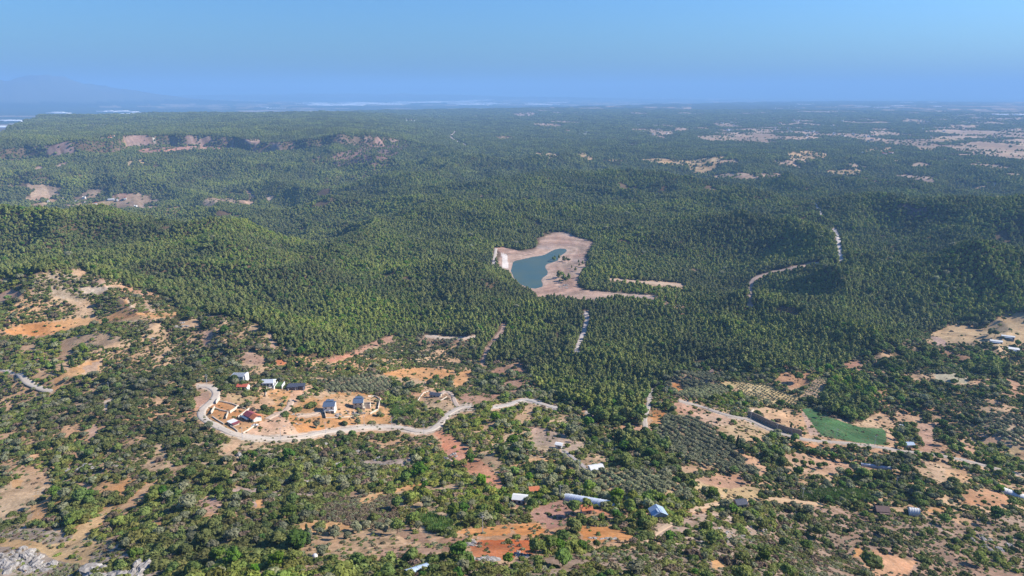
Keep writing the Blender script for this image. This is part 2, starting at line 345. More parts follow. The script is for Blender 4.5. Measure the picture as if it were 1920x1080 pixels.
# bare ground
B = [([(3,622),(40,610),(67,605),(143,597),(207,592),(226,580),(233,566),(240,562),(242,572),(250,586),(300,588),(333,586),(334,594),(300,597),(253,600),(200,606),(140,614),(110,625),(77,629),(30,628)], ORA),
 ([(0,543),(43,546),(38,555),(10,562),(0,570)], PINK), ([(128,508),(150,503),(162,512),(150,520),(135,516)], TAN), ([(180,525),(192,523),(196,534),(185,533)], PINK),
 ([(150,540),(215,537),(190,548),(160,550)], PALE), ([(113,637),(150,628),(180,627),(227,631),(223,650),(200,646),(150,643),(135,650),(130,675),(117,677),(118,655)], TAN),
 ([(43,648),(67,647),(62,665),(45,662)], TAN), ([(97,735),(103,710),(125,697),(153,683),(163,678),(193,673),(185,692),(150,702),(125,709),(107,735)], ORA), ([(157,690),(193,673),(180,698),(160,700)], (.42,.29,.2)),
 ([(453,664),(467,656),(500,673),(492,684),(460,681)], PINK), ([(501,622),(509,626),(519,648),(515,657),(507,645)], PINK), ([(515,677),(530,673),(537,683),(518,684)], RED), ([(533,652),(548,645),(545,655),(535,660)], PINK),
 ([(613,672),(650,664),(700,641),(733,630),(737,640),(700,651),(662,668),(616,681)], (.44,.23,.15)), ([(713,702),(760,690),(795,689),(853,694),(848,706),(790,716),(770,710),(740,705)], ORA),
 ([(745,712),(770,708),(800,715),(790,722),(760,722)], TAN), ([(853,702),(875,694),(888,697),(868,720),(852,724)], ORA), ([(770,738),(800,730),(832,736),(858,755),(848,768),(820,758),(786,748)], TAN), 
 ([(280,607),(300,605),(302,618),(285,622)], TAN), ([(335,600),(372,598),(374,610),(345,612)], TAN), ([(383,622),(398,620),(395,645),(382,650)], PINK), ([(90,375),(110,374),(112,380),(92,381)], TAN),
 # house plots and yard
 ([(398,762),(408,752),(432,762),(470,770),(500,780),(505,790),(470,818),(448,815),(420,800),(390,785),(388,775)], (.50,.30,.14)),
 ([(455,814),(470,800),(500,786),(520,776),(535,778),(560,800),(590,806),(560,815),(520,822),(480,820)], (.60,.40,.26)), ([(535,778),(600,775),(620,785),(715,785),(735,792),(700,800),(604,808),(560,812)], ORA),
 ([(592,775),(603,752),(640,742),(700,742),(716,755),(706,775),(672,784),(625,784)], (.60,.37,.19)), ([(540,728),(546,745),(543,762),(530,772),(515,776),(505,784),(520,786),(545,775),(556,760),(560,745),(585,725),(578,722)], (.55,.33,.2)),
 ([(493,728),(503,728),(503,745),(515,758),(495,765),(478,765),(492,745)], (.55,.35,.2)), ([(408,770),(380,735),(388,728),(398,735),(402,750)], TAN), ([(365,745),(392,730),(395,742),(372,770)], PINK),
 ([(430,738),(455,740),(458,755),(436,757)], STRAW), ([(462,745),(478,743),(476,752)], STRAW), ([(590,745),(610,732),(622,740),(600,750)], TAN),
 # earth slope by the road
 ([(813,813),(830,806),(847,817),(873,837),(880,853),(913,870),(945,905),(950,925),(925,910),(905,895),(880,885),(865,868),(835,850),(828,830)], (.56,.27,.15)), ([(830,845),(860,838),(880,868),(850,868)], (.60,.31,.2)), ([(950,925),(963,925),(985,945),(965,950)], (.5,.27,.17)),
 ([(673,935),(700,924),(725,922),(760,910),(790,905),(785,916),(745,922),(715,932),(685,948),(673,945)], ORA), ([(560,985),(600,975),(660,985),(650,995),(600,1000),(575,995)], ORA), ([(640,925),(672,920),(672,930),(645,932)], BRN),
 ([(877,1022),(905,1014),(960,1012),(1010,1010),(1012,1034),(990,1040),(940,1050),(890,1050)], RED), ([(960,983),(985,978),(1012,981),(1022,1000),(1000,1006),(970,1003)], ORA), ([(930,985),(960,980),(960,1000),(905,1005),(850,1000),(870,992)], ORA), ([(700,1030),(790,1025),(840,1030),(800,1045),(720,1045)], (.42,.27,.18)),
 ([(760,985),(800,1005),(810,1020),(770,1015),(740,1000)], BRN), ([(825,1010),(870,1008),(870,1030),(830,1035)], BRN),
 ([(990,962),(1037,940),(1063,938),(1075,945),(1078,983),(1030,992),(1003,975)], (.38,.23,.17)), ([(1075,950),(1130,955),(1150,965),(1100,962)], (.52,.26,.14)),
 ([(1083,987),(1130,986),(1195,1002),(1180,1014),(1130,1018),(1095,1010)], ORA), ([(993,800),(1020,804),(1057,813),(1093,833),(1085,842),(1053,840),(1003,832)], (.47,.31,.22)), ([(960,785),(985,770),(1000,778),(985,790)], TAN), ([(980,762),(1000,757),(1000,770),(985,775)], TAN),
 ([(1165,790),(1200,800),(1215,795),(1225,815),(1218,832),(1195,818),(1170,806)], (.48,.27,.17)), ([(1255,753),(1290,757),(1327,775),(1377,784),(1363,797),(1330,800),(1310,790),(1270,772)], (.48,.30,.2)), ([(1258,718),(1275,717),(1285,735),(1270,740)], ORA),
 ([(1347,808),(1370,798),(1393,792),(1425,800),(1442,808),(1437,824),(1400,824),(1375,828)], (.52,.36,.2)), ([(1270,877),(1300,872),(1310,885),(1285,888)], (.5,.32,.19)), ([(1303,898),(1340,892),(1383,890),(1400,908),(1370,916),(1337,910)], (.45,.27,.17)),
 ([(1403,766),(1440,764),(1470,769),(1502,772),(1520,790),(1540,816),(1515,818),(1480,802),(1440,787)], (.55,.36,.2)), ([(1502,772),(1512,768),(1540,800),(1544,818),(1520,818)], (.5,.36,.27)), 
 ([(1635,778),(1655,772),(1675,787),(1678,838),(1664,838),(1662,805),(1630,802),(1590,795),(1615,792)], (.52,.35,.21)), ([(1680,770),(1730,783),(1722,792),(1687,787)], (.5,.33,.2)), ([(1640,668),(1668,655),(1672,672),(1650,685)], TAN),
 ([(1722,794),(1760,792),(1750,817),(1748,843),(1730,848),(1733,830),(1717,807)], (.45,.29,.2)), ([(1780,823),(1820,830),(1833,853),(1810,845)], (.5,.31,.19)), ([(1840,765),(1885,765),(1890,775),(1850,775)], TAN), ([(1835,815),(1885,822),(1880,832),(1840,828)], (.5,.31,.2)), ([(1883,844),(1900,838),(1920,843),(1907,857)], STRAW),
 ([(1467,852),(1500,848),(1530,856),(1575,866),(1620,872),(1673,880),(1640,885),(1600,880),(1567,888),(1507,888),(1480,880)], (.50,.34,.22)), ([(1390,850),(1420,858),(1440,880),(1425,890),(1400,868)], (.5,.32,.2)), ([(1500,828),(1540,835),(1545,845),(1510,840)], (.52,.28,.14)),
 ([(1773,883),(1798,876),(1827,890),(1808,905),(1780,903)], (.54,.33,.17)), ([(1803,918),(1853,918),(1903,935),(1887,950),(1840,948),(1807,945)], (.50,.26,.13)), ([(1773,967),(1800,965),(1833,985),(1800,985)], TAN), ([(1740,955),(1770,950),(1775,962),(1742,962)], ORA), 
 ([(1745,627),(1790,607),(1812,612),(1840,620),(1862,602),(1885,589),(1925,585),(1925,640),(1890,655),(1850,642),(1810,640),(1765,642)], (.52,.37,.2)), ([(1743,630),(1762,632),(1785,650),(1755,650)], (.4,.28,.23)), ([(1745,702),(1790,700),(1815,712),(1808,720),(1765,718)], (.42,.38,.26)),
 ([(1453,713),(1463,698),(1520,699),(1512,718),(1503,727),(1480,730)], (.50,.28,.15)), ([(1580,682),(1613,677),(1617,695),(1590,698)], (.46,.27,.18)), ([(1347,717),(1372,716),(1380,730),(1360,728)], (.5,.4,.2)), ([(1640,662),(1668,680),(1640,680)], (.46,.3,.2)),
 ([(1143,525),(1200,530),(1255,531),(1290,538),(1280,545),(1225,541),(1180,535)], (.52,.36,.22)),
 # lower left paths and openings
 ([(0,930),(30,920),(70,900),(75,905),(40,940),(15,965),(0,985)], TAN), ([(0,1010),(40,1012),(90,1020),(130,1015),(145,990),(165,975),(190,960),(225,925),(240,912),(235,935),(205,965),(180,990),(165,1005),(200,1015),(225,995),(215,1012),(170,1035),(170,1062),(120,1055),(60,1030),(0,1025)], (.55,.36,.17)),
 ([(225,945),(245,932),(275,908),(292,905),(285,925),(262,940),(240,962),(225,985)], (.55,.36,.2)), ([(148,910),(168,903),(172,920),(150,920)], (.56,.34,.2)), ([(190,905),(205,900),(215,912),(235,915),(215,922),(195,915)], ORA), ([(375,935),(400,928),(420,945),(405,958),(380,962),(372,948)], (.52,.34,.24)),
 ([(130,850),(148,843),(160,850),(140,858)], TAN), ([(165,805),(180,792),(182,815),(170,835),(165,825)], (.5,.36,.26)), ([(288,840),(305,838),(315,850),(295,852)], TAN), ([(0,815),(22,808),(25,822),(0,838)], TAN), ([(118,800),(130,795),(132,820),(120,822)], TAN), ([(195,750),(210,748),(205,770),(190,772)], PALE), ([(425,835),(455,820),(450,832),(425,850),(415,850)], (.55,.32,.18)),
 ([(285,975),(305,975),(305,990),(290,992)], ORA), ([(480,935),(495,940),(492,955),(480,950)], ORA), ([(20,900),(45,898),(40,915),(22,915)], ORA), ([(425,880),(440,880),(438,892),(425,892)], PINK), ([(135,755),(155,753),(150,772),(138,770)], TAN),
 ([(1855,1000),(1870,1005),(1850,1015)], TAN), ([(1605,1045),(1640,1030),(1680,1045),(1720,1055),(1700,1080),(1640,1080)], (.54,.32,.18)), ([(1600,1025),(1620,1030),(1612,1045),(1600,1045)], ORA), ([(1330,1052),(1350,1045),(1360,1062),(1335,1070)], ORA),
 # openings in the middle distance
 ([(1195,300),(1240,297),(1300,303),(1320,300),(1290,311),(1240,307)], STRAW), ([(1282,303),(1320,297),(1365,293),(1348,304),(1345,312),(1325,325),(1300,325),(1290,313)], STRAW), ([(1330,330),(1380,324),(1430,327),(1470,325),(1465,333),(1415,338),(1370,333),(1340,336)], (.46,.32,.22)), ([(1477,286),(1510,283),(1550,288),(1552,296),(1530,300),(1500,299),(1477,295)], STRAW),
 ([(1537,322),(1570,319),(1615,317),(1618,325),(1580,330)], STRAW), ([(1410,252),(1450,252),(1450,256),(1412,256)], STRAW), ([(1410,264),(1440,263),(1442,268),(1412,267)], STRAW), ([(1620,281),(1640,278),(1675,276),(1670,283),(1622,284)], STRAW), ([(1717,274),(1760,275),(1755,282),(1722,281)], STRAW),
 ([(1765,274),(1830,266),(1880,264),(1925,262),(1925,300),(1890,296),(1860,286),(1830,288),(1795,282)], (.50,.36,.23)), ([(1740,258),(1810,257),(1812,263),(1762,266)], STRAW), ([(1747,241),(1790,242),(1860,246),(1925,240),(1925,256),(1870,258),(1830,256),(1770,250)], (.48,.34,.24)), ([(1780,237),(1840,234),(1830,240),(1790,240)], STRAW),
 ([(1655,329),(1700,328),(1750,332),(1752,345),(1735,340),(1690,334)], (.44,.33,.25)), ([(1817,352),(1850,348),(1848,355),(1825,356)], STRAW), ([(1840,343),(1870,343),(1868,347)], PALE), ([(1000,288),(1020,285),(1050,290),(1047,295),(1012,292)], STRAW), ([(1015,292),(1042,290),(1050,294),(1030,296)], STRAW),
 ([(1075,287),(1100,288),(1112,296),(1110,303),(1100,297),(1080,292)], STRAW), ([(1140,300),(1170,296),(1172,299),(1140,302)], STRAW), ([(963,214),(985,211),(1010,212),(1000,217),(968,217)], (.5,.36,.3)), ([(1028,211),(1054,210),(1052,213)], PALE), ([(874,217),(897,217),(895,219)], PALE), 
 ([(930,256),(945,256),(960,257),(962,259),(935,260)], STRAW), ([(850,675),(860,672),(862,680)], TAN), ([(1145,320),(1163,319),(1160,321)], PALE),
 ([(55,384),(80,380),(92,381),(88,387),(60,388)], STRAW), ([(130,386),(150,380),(158,381),(152,388)], STRAW), ([(160,381),(200,376),(220,372),(245,373),(235,383),(205,387),(168,388)], STRAW), ([(80,362),(110,360),(114,367),(95,368)], STRAW), ([(208,368),(235,362),(250,366),(250,371),(215,373)], (.5,.34,.25)),
 ([(240,378),(270,375),(300,374),(298,378),(265,381)], (.47,.33,.22)), ([(240,384),(265,383),(275,387),(250,389)], PALE), ([(302,393),(320,389),(338,388),(340,392),(315,395)], STRAW), ([(133,371),(165,363),(160,370),(140,374)], (.5,.38,.28)), ([(180,370),(200,364),(208,367),(190,371)], STRAW), ([(450,263),(470,262),(490,262),(488,268),(465,268)], (.58,.4,.3)),
 ([(143,235),(168,233),(200,232),(200,235),(165,236)], WHT), ([(83,247),(112,245),(112,248)], PALE), ([(220,232),(246,231),(244,233)], WHT), ([(225,267),(245,265),(252,271),(235,271)], TAN), ([(275,260),(294,259),(293,262)], WHT), ([(238,305),(248,302),(250,309),(240,311)], STRAW), ([(257,302),(270,299),(270,305),(260,307)], STRAW),
 ([(283,460),(293,457),(297,461),(287,464)], TAN), ([(852,370),(862,372),(856,377)], PALE), ([(895,368),(908,364),(905,372)], PINK), ([(765,395),(775,392),(775,397)], PINK), ([(420,353),(426,350),(424,357)], WHT), ([(460,357),(475,358),(480,375),(470,378),(465,368)], PINK), ([(495,367),(515,368),(512,376),(500,374)], PALE), ([(555,404),(568,402),(565,408),(556,409)], PALE)]
for P, c in B:
    if P[0][1] < 420:      # far clearings: trees in front hide their near edge, so they reach a little nearer
        cy_ = sum(q[1] for q in P) / len(P); P = [(u, v + (1.6 if v > cy_ else -.6)) for u, v in P]
    bare(P, c, 0.02, 2.5 if P[0][1] > 420 else 1.2)
bare([(1400,776),(1420,785),(1440,795),(1462,804),(1480,810),(1505,818),(1507,826),(1470,818),(1430,803),(1394,786)], (.36,.30,.24), 0.0, 0)
for P in ([(236,564),(248,552),(263,545),(268,556),(276,572),(284,586)], [(263,545),(254,560),(252,582)], [(196,536),(225,536),(255,545)]): dens.line(P, 3, .02); kind.line(P, 3, 2); soil.line(P, 4, (.52,.33,.2))
# cliff faces
for P, c in (([(255,286),(262,280),(280,279),(300,276),(330,275),(360,274),(400,275),(440,273),(442,279),(400,281),(360,281),(330,284),(300,286),(275,290)], (.54,.31,.22)), ([(85,282),(95,279),(110,284),(140,281),(140,288),(110,289),(90,288)], (.42,.29,.28)),
             ([(60,317),(75,310),(83,318),(65,321)], (.54,.38,.27)), ([(102,312),(115,305),(128,304),(122,311),(105,315)], (.5,.34,.26))): zone(P, .12, c, 2, 0, 2.5)
# burned and thinned slopes
zone([(620,300),(640,288),(680,278),(740,272),(778,272),(762,280),(740,295),(700,309),(655,314),(625,310)], .30, (.22,.14,.115), 0, 1, 7)
zone([(1610,335),(1650,333),(1700,341),(1735,343),(1722,349),(1680,348),(1640,344)], .35, BURN, 0, 1, 1.5)
zone([(1675,388),(1700,383),(1735,387),(1760,402),(1745,412),(1705,405)], .35, (.2,.12,.12), 0, 1, 2)
zone([(1020,260),(1200,265),(1200,275),(1020,272)], .8, None, None, None, 2)
zone([(1143,520),(1290,530),(1290,600),(1230,575),(1140,550)], .62, (.40,.28,.18), None, None, 3)
# mixed farmland far right: mosaic decided on the ground
farm = Map(0)
farm.put([(1250,262),(1180,245),(1300,214),(1500,200),(1925,192),(1925,300),(1780,290),(1600,262),(1450,270)], .62, 6); farm.put([(1640,205),(1925,196),(1925,262),(1740,250)], 1.0, 6)
farm.put([(1000,205),(1300,196),(1300,235),(1000,240)], .35, 6)
farm.put([(1180,268),(1925,300),(1925,330),(1600,318),(1180,300)], .2, 5)
farm.put([(-5,345),(120,350),(260,362),(330,385),(330,396),(200,390),(-5,384)], .7, 4)
farm.put([(340,360),(560,390),(560,430),(420,410)], .35, 4)
# reservoir bed, traced in plan
green_px = [(1502,767),(1513,765),(1527,767),(1550,780),(1587,793),(1610,800),(1627,802),(1653,803),(1660,808),(1662,817),(1662,835),(1607,830),(1570,823),(1542,817),(1530,805),(1520,790)]
bare(green_px, FIELDG, 0.0, 0)

# roads: centre line in photo pixels, width in metres, name
ROADS = [
 ('concrete_road', [(372,724),(384,724),(396,727),(404,733),(405,742),(396,754),(384,763),(377,773),(380,784),(390,791),(407,800),(429,811),(451,818),(484,822),(517,823),(561,820),(604,811),(648,806),(692,802),(736,801),(760,804),(780,809),(803,809),(815,803),(823,796),(835,782),(847,773),(860,766),(873,763),(884,764)], 5.4, (.62,.53,.43), 'pale concrete road curving round the village houses'),
 ('gravel_road', [(921,764),(940,762),(960,757),(975,751),(987,750),(1005,754),(1027,761),(1045,766)], 4.6, (.56,.50,.43), 'pale gravel road climbing to the edge of the pine wood'),
 ('gravel_road', [(1098,772),(1110,776),(1125,778),(1138,777)], 4.2, (.56,.48,.40), 'short pale piece of gravel road below the pine wood'),
 ('asphalt_road', [(-60,680),(0,694),(20,699),(45,711),(60,720),(75,728),(90,733),(97,735)], 4.6, (.52,.46,.39), 'grey road entering at the left edge'),
 ('dirt_track', [(1211,806),(1209,795),(1208,785),(1212,772),(1216,760),(1217,750),(1220,738),(1226,730)], 4.0, (.50,.44,.38), 'pale track between the pine wood and the olive orchard'),
 ('asphalt_road', [(1273,752),(1295,757),(1320,764),(1350,775),(1385,784),(1400,786),(1425,798),(1450,809),(1480,818),(1507,824),(1560,829),(1627,836),(1660,841),(1700,847),(1753,853),(1790,860),(1823,867),(1873,880),(1925,893)], 4.0, (.44,.38,.32), 'grey village road passing below the retaining wall'),
 ('dirt_track', [(1293,960),(1327,948),(1353,944),(1385,941),(1400,940)], 3.4, (.56,.38,.24), 'tan dirt track leading to the grey hut'),
 ('dirt_track', [(1440,935),(1475,938),(1507,942),(1540,946)], 2.6, (.56,.38,.22), 'tan dirt track under the bright reeds'),
 ('dirt_track', [(1207,1015),(1222,1004),(1237,994),(1250,986),(1262,982)], 3.0, (.54,.38,.25), 'narrow dirt track below the blue roofed hut'),
 ('dirt_track', [(1057,845),(1070,855),(1085,867),(1098,880),(1106,887)], 2.2, (.42,.38,.36), 'thin grey path down to the white shed'),
 ('forest_road', [(1082,667),(1083,655),(1088,640),(1095,625),(1099,610),(1100,597),(1099,585)], 7.0, (.58,.50,.44), 'pale cleared strip through the pines below the reservoir'),
 ('forest_road', [(797,630),(815,631),(833,634),(850,634),(870,634),(892,632)], 4.4, (.60,.48,.38), 'pale forest road at the foot of the pine hill'),
 ('forest_road', [(905,682),(910,668),(915,655),(930,635),(940,622),(945,610)], 6.0, (.42,.28,.21), 'brown track climbing into the pines'),
 ('forest_road', [(1405,576),(1408,560),(1407,545),(1409,532),(1420,520),(1450,511),(1500,500),(1535,493)], 9.0, (.50,.36,.28), 'brown track bending through the forest right of the reservoir'),
 ('forest_road', [(1577,490),(1575,475),(1573,460),(1570,445),(1564,430)], 13.0, (.66,.58,.52), 'pale forest road running straight away from the camera'),
 ('forest_road', [(1541,404),(1536,394),(1529,385),(1523,377)], 14.0, (.66,.58,.52), 'pale forest road at the crest of the far woods'),
 ('forest_road', [(925,497),(926,488),(928,478),(930,466)], 5.0, (.60,.52,.45), 'pale road along the dam'),
 ('forest_road', [(875,273),(865,269),(856,265),(846,259),(845,255),(852,250),(853,247)], 15.0, (.68,.55,.46), 'distant winding road among the woods'),
 ('dirt_track', [(500,786),(512,779),(524,775),(535,770),(542,762),(546,750)], 4.0, (.58,.43,.32), 'dirt drive up to the upper houses'),
 ('dirt_track', [(558,779),(575,779),(590,776),(600,771)], 2.6, (.60,.45,.33), 'dirt drive to the two blue roofed houses'),
 ('dirt_track', [(822,745),(832,735),(845,738),(852,752),(862,764)], 3.2, (.54,.42,.33), 'dirt drive from the dark roofed house to the road'),
 ('dirt_track', [(1277,534),(1240,531),(1200,529),(1143,524)], 5.0, (.58,.42,.3), 'tan track along the foot of the forest hill'),
]
for n_, P, wd, c, l in ROADS:
    wpx = 8 if P[0][1] > 660 else 6 if P[0][1] > 480 else 4
    near_w = {'concrete_road': 13, 'gravel_road': 9, 'asphalt_road': 6}.get(n_, wpx)
    for M, v in ((dens, 0), (forest, 0), (kind, 2)): M.line(P, near_w if n_ != 'forest_road' else wpx * (1.0 if P[0][1] < 300 else 1.5), v)
    soil.line(P, near_w, tuple(.8 * a + .2 * b for a, b in zip(c, TAN)))

PU, PV = project(GX, GY, GZ)

def farmland(x, y):
    """field pattern of the far farmland, 1 = open field"""
    r = np.hypot(x, y); k = np.where(r > 4500, 2.3, 1.0); wv = 40 * fbm(x / 300, y / 300, 101, 2)
    a = np.floor((x + wv) / (90 * k)); b_ = np.floor((y + wv) / (140 * k))
    return vnoise(a, b_, 103) * .55 + .45 * vnoise(x / (420 * k), y / (420 * k), 105), vnoise(a, b_, 111)
EU = PU + 5.0 * fbm(GX / 7, GY / 7, 611, 3) * sstep(1500, 600, GR); EV = PV + 3.0 * fbm(GX / 7, GY / 7, 621, 3) * sstep(1500, 600, GR)
# ---------------------------------------------------------------- materials
def new_mat(name, rough=0.9, spec=0.2):
    m = bpy.data.materials.new(name); m.use_nodes = True; n = m.node_tree; b = n.nodes['Principled BSDF']
    b.inputs['Roughness'].default_value = rough; b.inputs['Specular IOR Level'].default_value = spec
    return m, n, b
def N(n, t, **k):
    x = n.nodes.new(t)
    for a, v in k.items():
        if a in x.inputs.keys() if hasattr(x.inputs, 'keys') else False: x.inputs[a].default_value = v
        else: setattr(x, a, v)
    return x
def noise(n, scale, detail=3, rough=0.55, vec=None, dist=0):
    x = n.nodes.new('ShaderNodeTexNoise'); x.inputs['Scale'].default_value = scale; x.inputs['Detail'].default_value = detail
    x.inputs['Roughness'].default_value = rough; x.inputs['Distortion'].default_value = dist
    if vec is not None: n.links.new(vec, x.inputs['Vector'])
    return x
def rng_(n, v, a, b, c, d, smooth=False):
    x = n.nodes.new('ShaderNodeMapRange'); n.links.new(v, x.inputs['Value'])
    if smooth: x.interpolation_type = 'SMOOTHSTEP'
    for i, k in enumerate((a, b, c, d)): x.inputs[1 + i].default_value = k
    return x.outputs[0]
def mixc(n, fac, a, b, mode='MIX'):
    x = n.nodes.new('ShaderNodeMix'); x.data_type = 'RGBA'; x.blend_type = mode
    for s, v in ((0, fac), (6, a), (7, b)):
        if isinstance(v, (int, float)): x.inputs[s].default_value = v
        elif isinstance(v, tuple): x.inputs[s].default_value = (*v, 1)
        else: n.links.new(v, x.inputs[s])
    return x.outputs[2]
def plain(name, c, rough=0.8, var=0.12, scale=0.6, spec=0.2, metal=0.0):
    m, n, b = new_mat(name, rough, spec); tc = n.nodes.new('ShaderNodeTexCoord')
    z = noise(n, scale, 4, 0.6, tc.outputs['Object']); f = rng_(n, z.outputs[0], .3, .7, 1 - var, 1 + var)
    h = n.nodes.new('ShaderNodeHueSaturation'); h.inputs['Color'].default_value = (*[.8 * q for q in c], 1); n.links.new(f, h.inputs['Value'])
    n.links.new(h.outputs[0], b.inputs['Base Color']); b.inputs['Metallic'].default_value = metal
    return m

# ground: soil colours per place, stones, dry grass and litter as noise on top
gm, n, b = new_mat('soil', 0.95, 0.08)
geo = n.nodes.new('ShaderNodeNewGeometry'); pos = geo.outputs['Position']
att = n.nodes.new('ShaderNodeAttribute'); att.attribute_name = 'soil'
wld = n.nodes.new('ShaderNodeAttribute'); wld.attribute_name = 'cover'
sx = n.nodes.new('ShaderNodeSeparateColor'); n.links.new(wld.outputs['Color'], sx.inputs[0])
n1 = noise(n, .035, 6, .65, pos, .6); n2 = noise(n, .5, 4, .65, pos); n3 = noise(n, .011, 4, .6, pos)
n0 = noise(n, .09, 6, .72, pos, 1.2)
c0 = mixc(n, 1.0, att.outputs['Color'], rng_(n, n1.outputs[0], .28, .72, .70, 1.25), 'MULTIPLY'); c0 = mixc(n, 1.0, c0, rng_(n, n0.outputs[0], .35, .65, .80, 1.16), 'MULTIPLY')
hs2 = n.nodes.new('ShaderNodeHueSaturation'); n.links.new(rng_(n, n3.outputs[0], .3, .7, .485, .515), hs2.inputs['Hue']); n.links.new(rng_(n, n3.outputs[0], .3, .7, 1.12, .8), hs2.inputs['Saturation']); n.links.new(c0, hs2.inputs['Color'])
c1 = hs2.outputs[0]
# dry grass and dead herbs
n4 = noise(n, .16, 5, .7, pos, .4)
gf = n.nodes.new('ShaderNodeMath'); gf.operation = 'MULTIPLY'; n.links.new(rng_(n, n4.outputs[0], .50, .60, 0, .6), gf.inputs[0]); n.links.new(sx.outputs[0], gf.inputs[1])
c2 = mixc(n, gf.outputs[0], c1, (.17, .125, .065))
# pale stones
vo = n.nodes.new('ShaderNodeTexVoronoi'); vo.inputs['Scale'].default_value = .55; n.links.new(pos, vo.inputs['Vector'])
st = n.nodes.new('ShaderNodeMath'); st.operation = 'MULTIPLY'; n.links.new(rng_(n, vo.outputs[0], .28, .18, 0, .8), st.inputs[0]); n.links.new(rng_(n, n1.outputs[0], .52, .62, 0, 1), st.inputs[1])
st2 = n.nodes.new('ShaderNodeMath'); st2.operation = 'MULTIPLY'; n.links.new(st.outputs[0], st2.inputs[0]); n.links.new(sx.outputs[1], st2.inputs[1])
c3 = mixc(n, st2.outputs[0], c2, (.50, .46, .42))
c4 = mixc(n, 1.0, c3, rng_(n, n2.outputs[0], .3, .7, .82, 1.15), 'MULTIPLY')
c4 = mixc(n, 1.0, c4, (.76, .715, .68), 'MULTIPLY')
n.links.new(c4, b.inputs['Base Color'])
bp = n.nodes.new('ShaderNodeBump'); bp.inputs['Strength'].default_value = .5; bp.inputs['Distance'].default_value = .6; n.links.new(n2.outputs[0], bp.inputs['Height']); n.links.new(bp.outputs[0], b.inputs['Normal'])

# colours of the ground, place by place
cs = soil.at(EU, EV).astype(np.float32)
gfm = Map(0); gfm.put(green_px, 1); m_ = gfm.at(PU, PV) > 0; cs[m_] = np.array(FIELDG) * (1 + .22 * np.sin(GX[m_] * 1.1 + GY[m_] * .5) * .5 + .35 * fbm(GX[m_] / 18, GY[m_] / 18, 631, 3))[:, None]; m_ = (gfm.at(EU, EV) > 0) & ~m_; cs[m_] = (.36, .26, .15)
fv = forest.at(PU, PV); kv = kind.at(PU, PV)
cover = np.where(kv == 2, 0.42, 1.0) * np.where(fv > 0, .5, 1)
stones = np.where(kv == 2, 0.25, 1.0) * np.where(fv > 0, .3, 1)
# the reservoir bed in plan
lk = (GR > 900) & (GR < 1800) & (np.abs(GA) < .35)
dl = poly_dist(GX[lk], GY[lk], lake_w); db = poly_dist(GX[lk], GY[lk], bed_w)
bedw = sstep(4, -4, db + 8 * fbm(GX[lk] / 30, GY[lk] / 30, 91, 3))
ring = vnoise(dl / 7 + 2 * fbm(GX[lk] / 60, GY[lk] / 60, 93, 2), dl * 0, 95)
bc = np.array((.46, .315, .235))[None] * (0.78 + 0.5 * ring[:, None]) * (1 + .12 * fbm(GX[lk] / 25, GY[lk] / 25, 97, 3)[:, None])
gry = sstep(.0, .5, fbm(GX[lk] / 70 + 5, GY[lk] / 40, 99, 3))[:, None]
bc = bc * (1 - .6 * gry) + np.array((.36, .30, .285)) * .6 * gry
shore = sstep(5, 1, np.abs(dl - 3))[:, None]; bc = bc * (1 - .5 * shore) + np.array((.55, .42, .33)) * .5 * shore
t = cs[lk]; t = t * (1 - bedw[:, None]) + bc * bedw[:, None]; cs[lk] = t
cv = cover[lk]; cover[lk] = cv * (1 - bedw) + 0.05 * bedw
BEDM = np.zeros(GX.shape, np.float32); BEDM[lk] = bedw
# steep rock of the escarpment and of gullies shows between the trees
sg = np.abs(np.gradient(GZ, axis=0) / np.gradient(GR, axis=0)); ck = sstep(.62, .95, sg + .5 * fbm(GX / 60, GY / 25, 141, 3)) * (GR > 2900) * (GR < 4300) * (GA < R(-3)); ck = ck * sstep(.02, .25, fbm(GX / 110, GY / 110, 143, 4))
CLIFF = ck; cs = cs * (1 - ck[..., None]) + np.array((.37, .26, .215))[None, None] * (.8 + .5 * vnoise(GX / 22, GY / 9, 145))[..., None] * ck[..., None]
# white stone facing of the dam
pm = Map(0); pm.put([(940,474),(952,478),(953,503),(942,503)], 1)
fc = (pm.at(PU, PV) > 0) & (GR > 1050) & (GR < 1500); cs[fc] = (.74, .68, .62)
# far farmland mosaic, fields of 60 to 250 m
fa = farm.at(PU, PV)
far = (GR > 1500)
cell, cellc = farmland(GX, GY)
mf = (kv == 2) & (GR > 1700) & (GR < 9500) & (BEDM < .1); cs[mf] = cs[mf] * (.74 + .46 * cellc[mf])[:, None]
isf = (fa > 0) & (cell > 0.635 - .12 * (fa - .5)) & far
cs[isf] = (np.array((.46, .33, .22))[None] * (0.72 + .5 * cellc[isf][:, None]))
# woods beyond the reach of single trees: dark canopy with openings, and the coastal plain
FARM_OPEN = isf
ff = sstep(9500, 12000, GR)[..., None]
can = np.array((.040, .058, .030))[None, None] * (0.8 + .5 * vnoise(GX / 240, GY / 240, 121))[..., None]
wood = np.where(isf[..., None] | (kv == 2)[..., None], cs, can)
pl = (GR > 9000) & (GZ < 60)
patch = vnoise(np.floor(GX / 420), np.floor(GY / 600), 131); big = fbm(GX / 5200, GY / 5200, 133, 3)
openp = (patch > .62) & (big > -.15)
plainc = np.where(openp[..., None], np.array((.36, .29, .21))[None, None] * (.7 + .6 * patch)[..., None], np.array((.060, .085, .045))[None, None])
wood = np.where(pl[..., None], plainc, wood)
cs = cs * (1 - ff) + wood * ff
cs = np.where((GR > 9000)[..., None] & (GZ > 150)[..., None] & (GR > 19000)[..., None], np.array((.16, .17, .13))[None, None], cs)

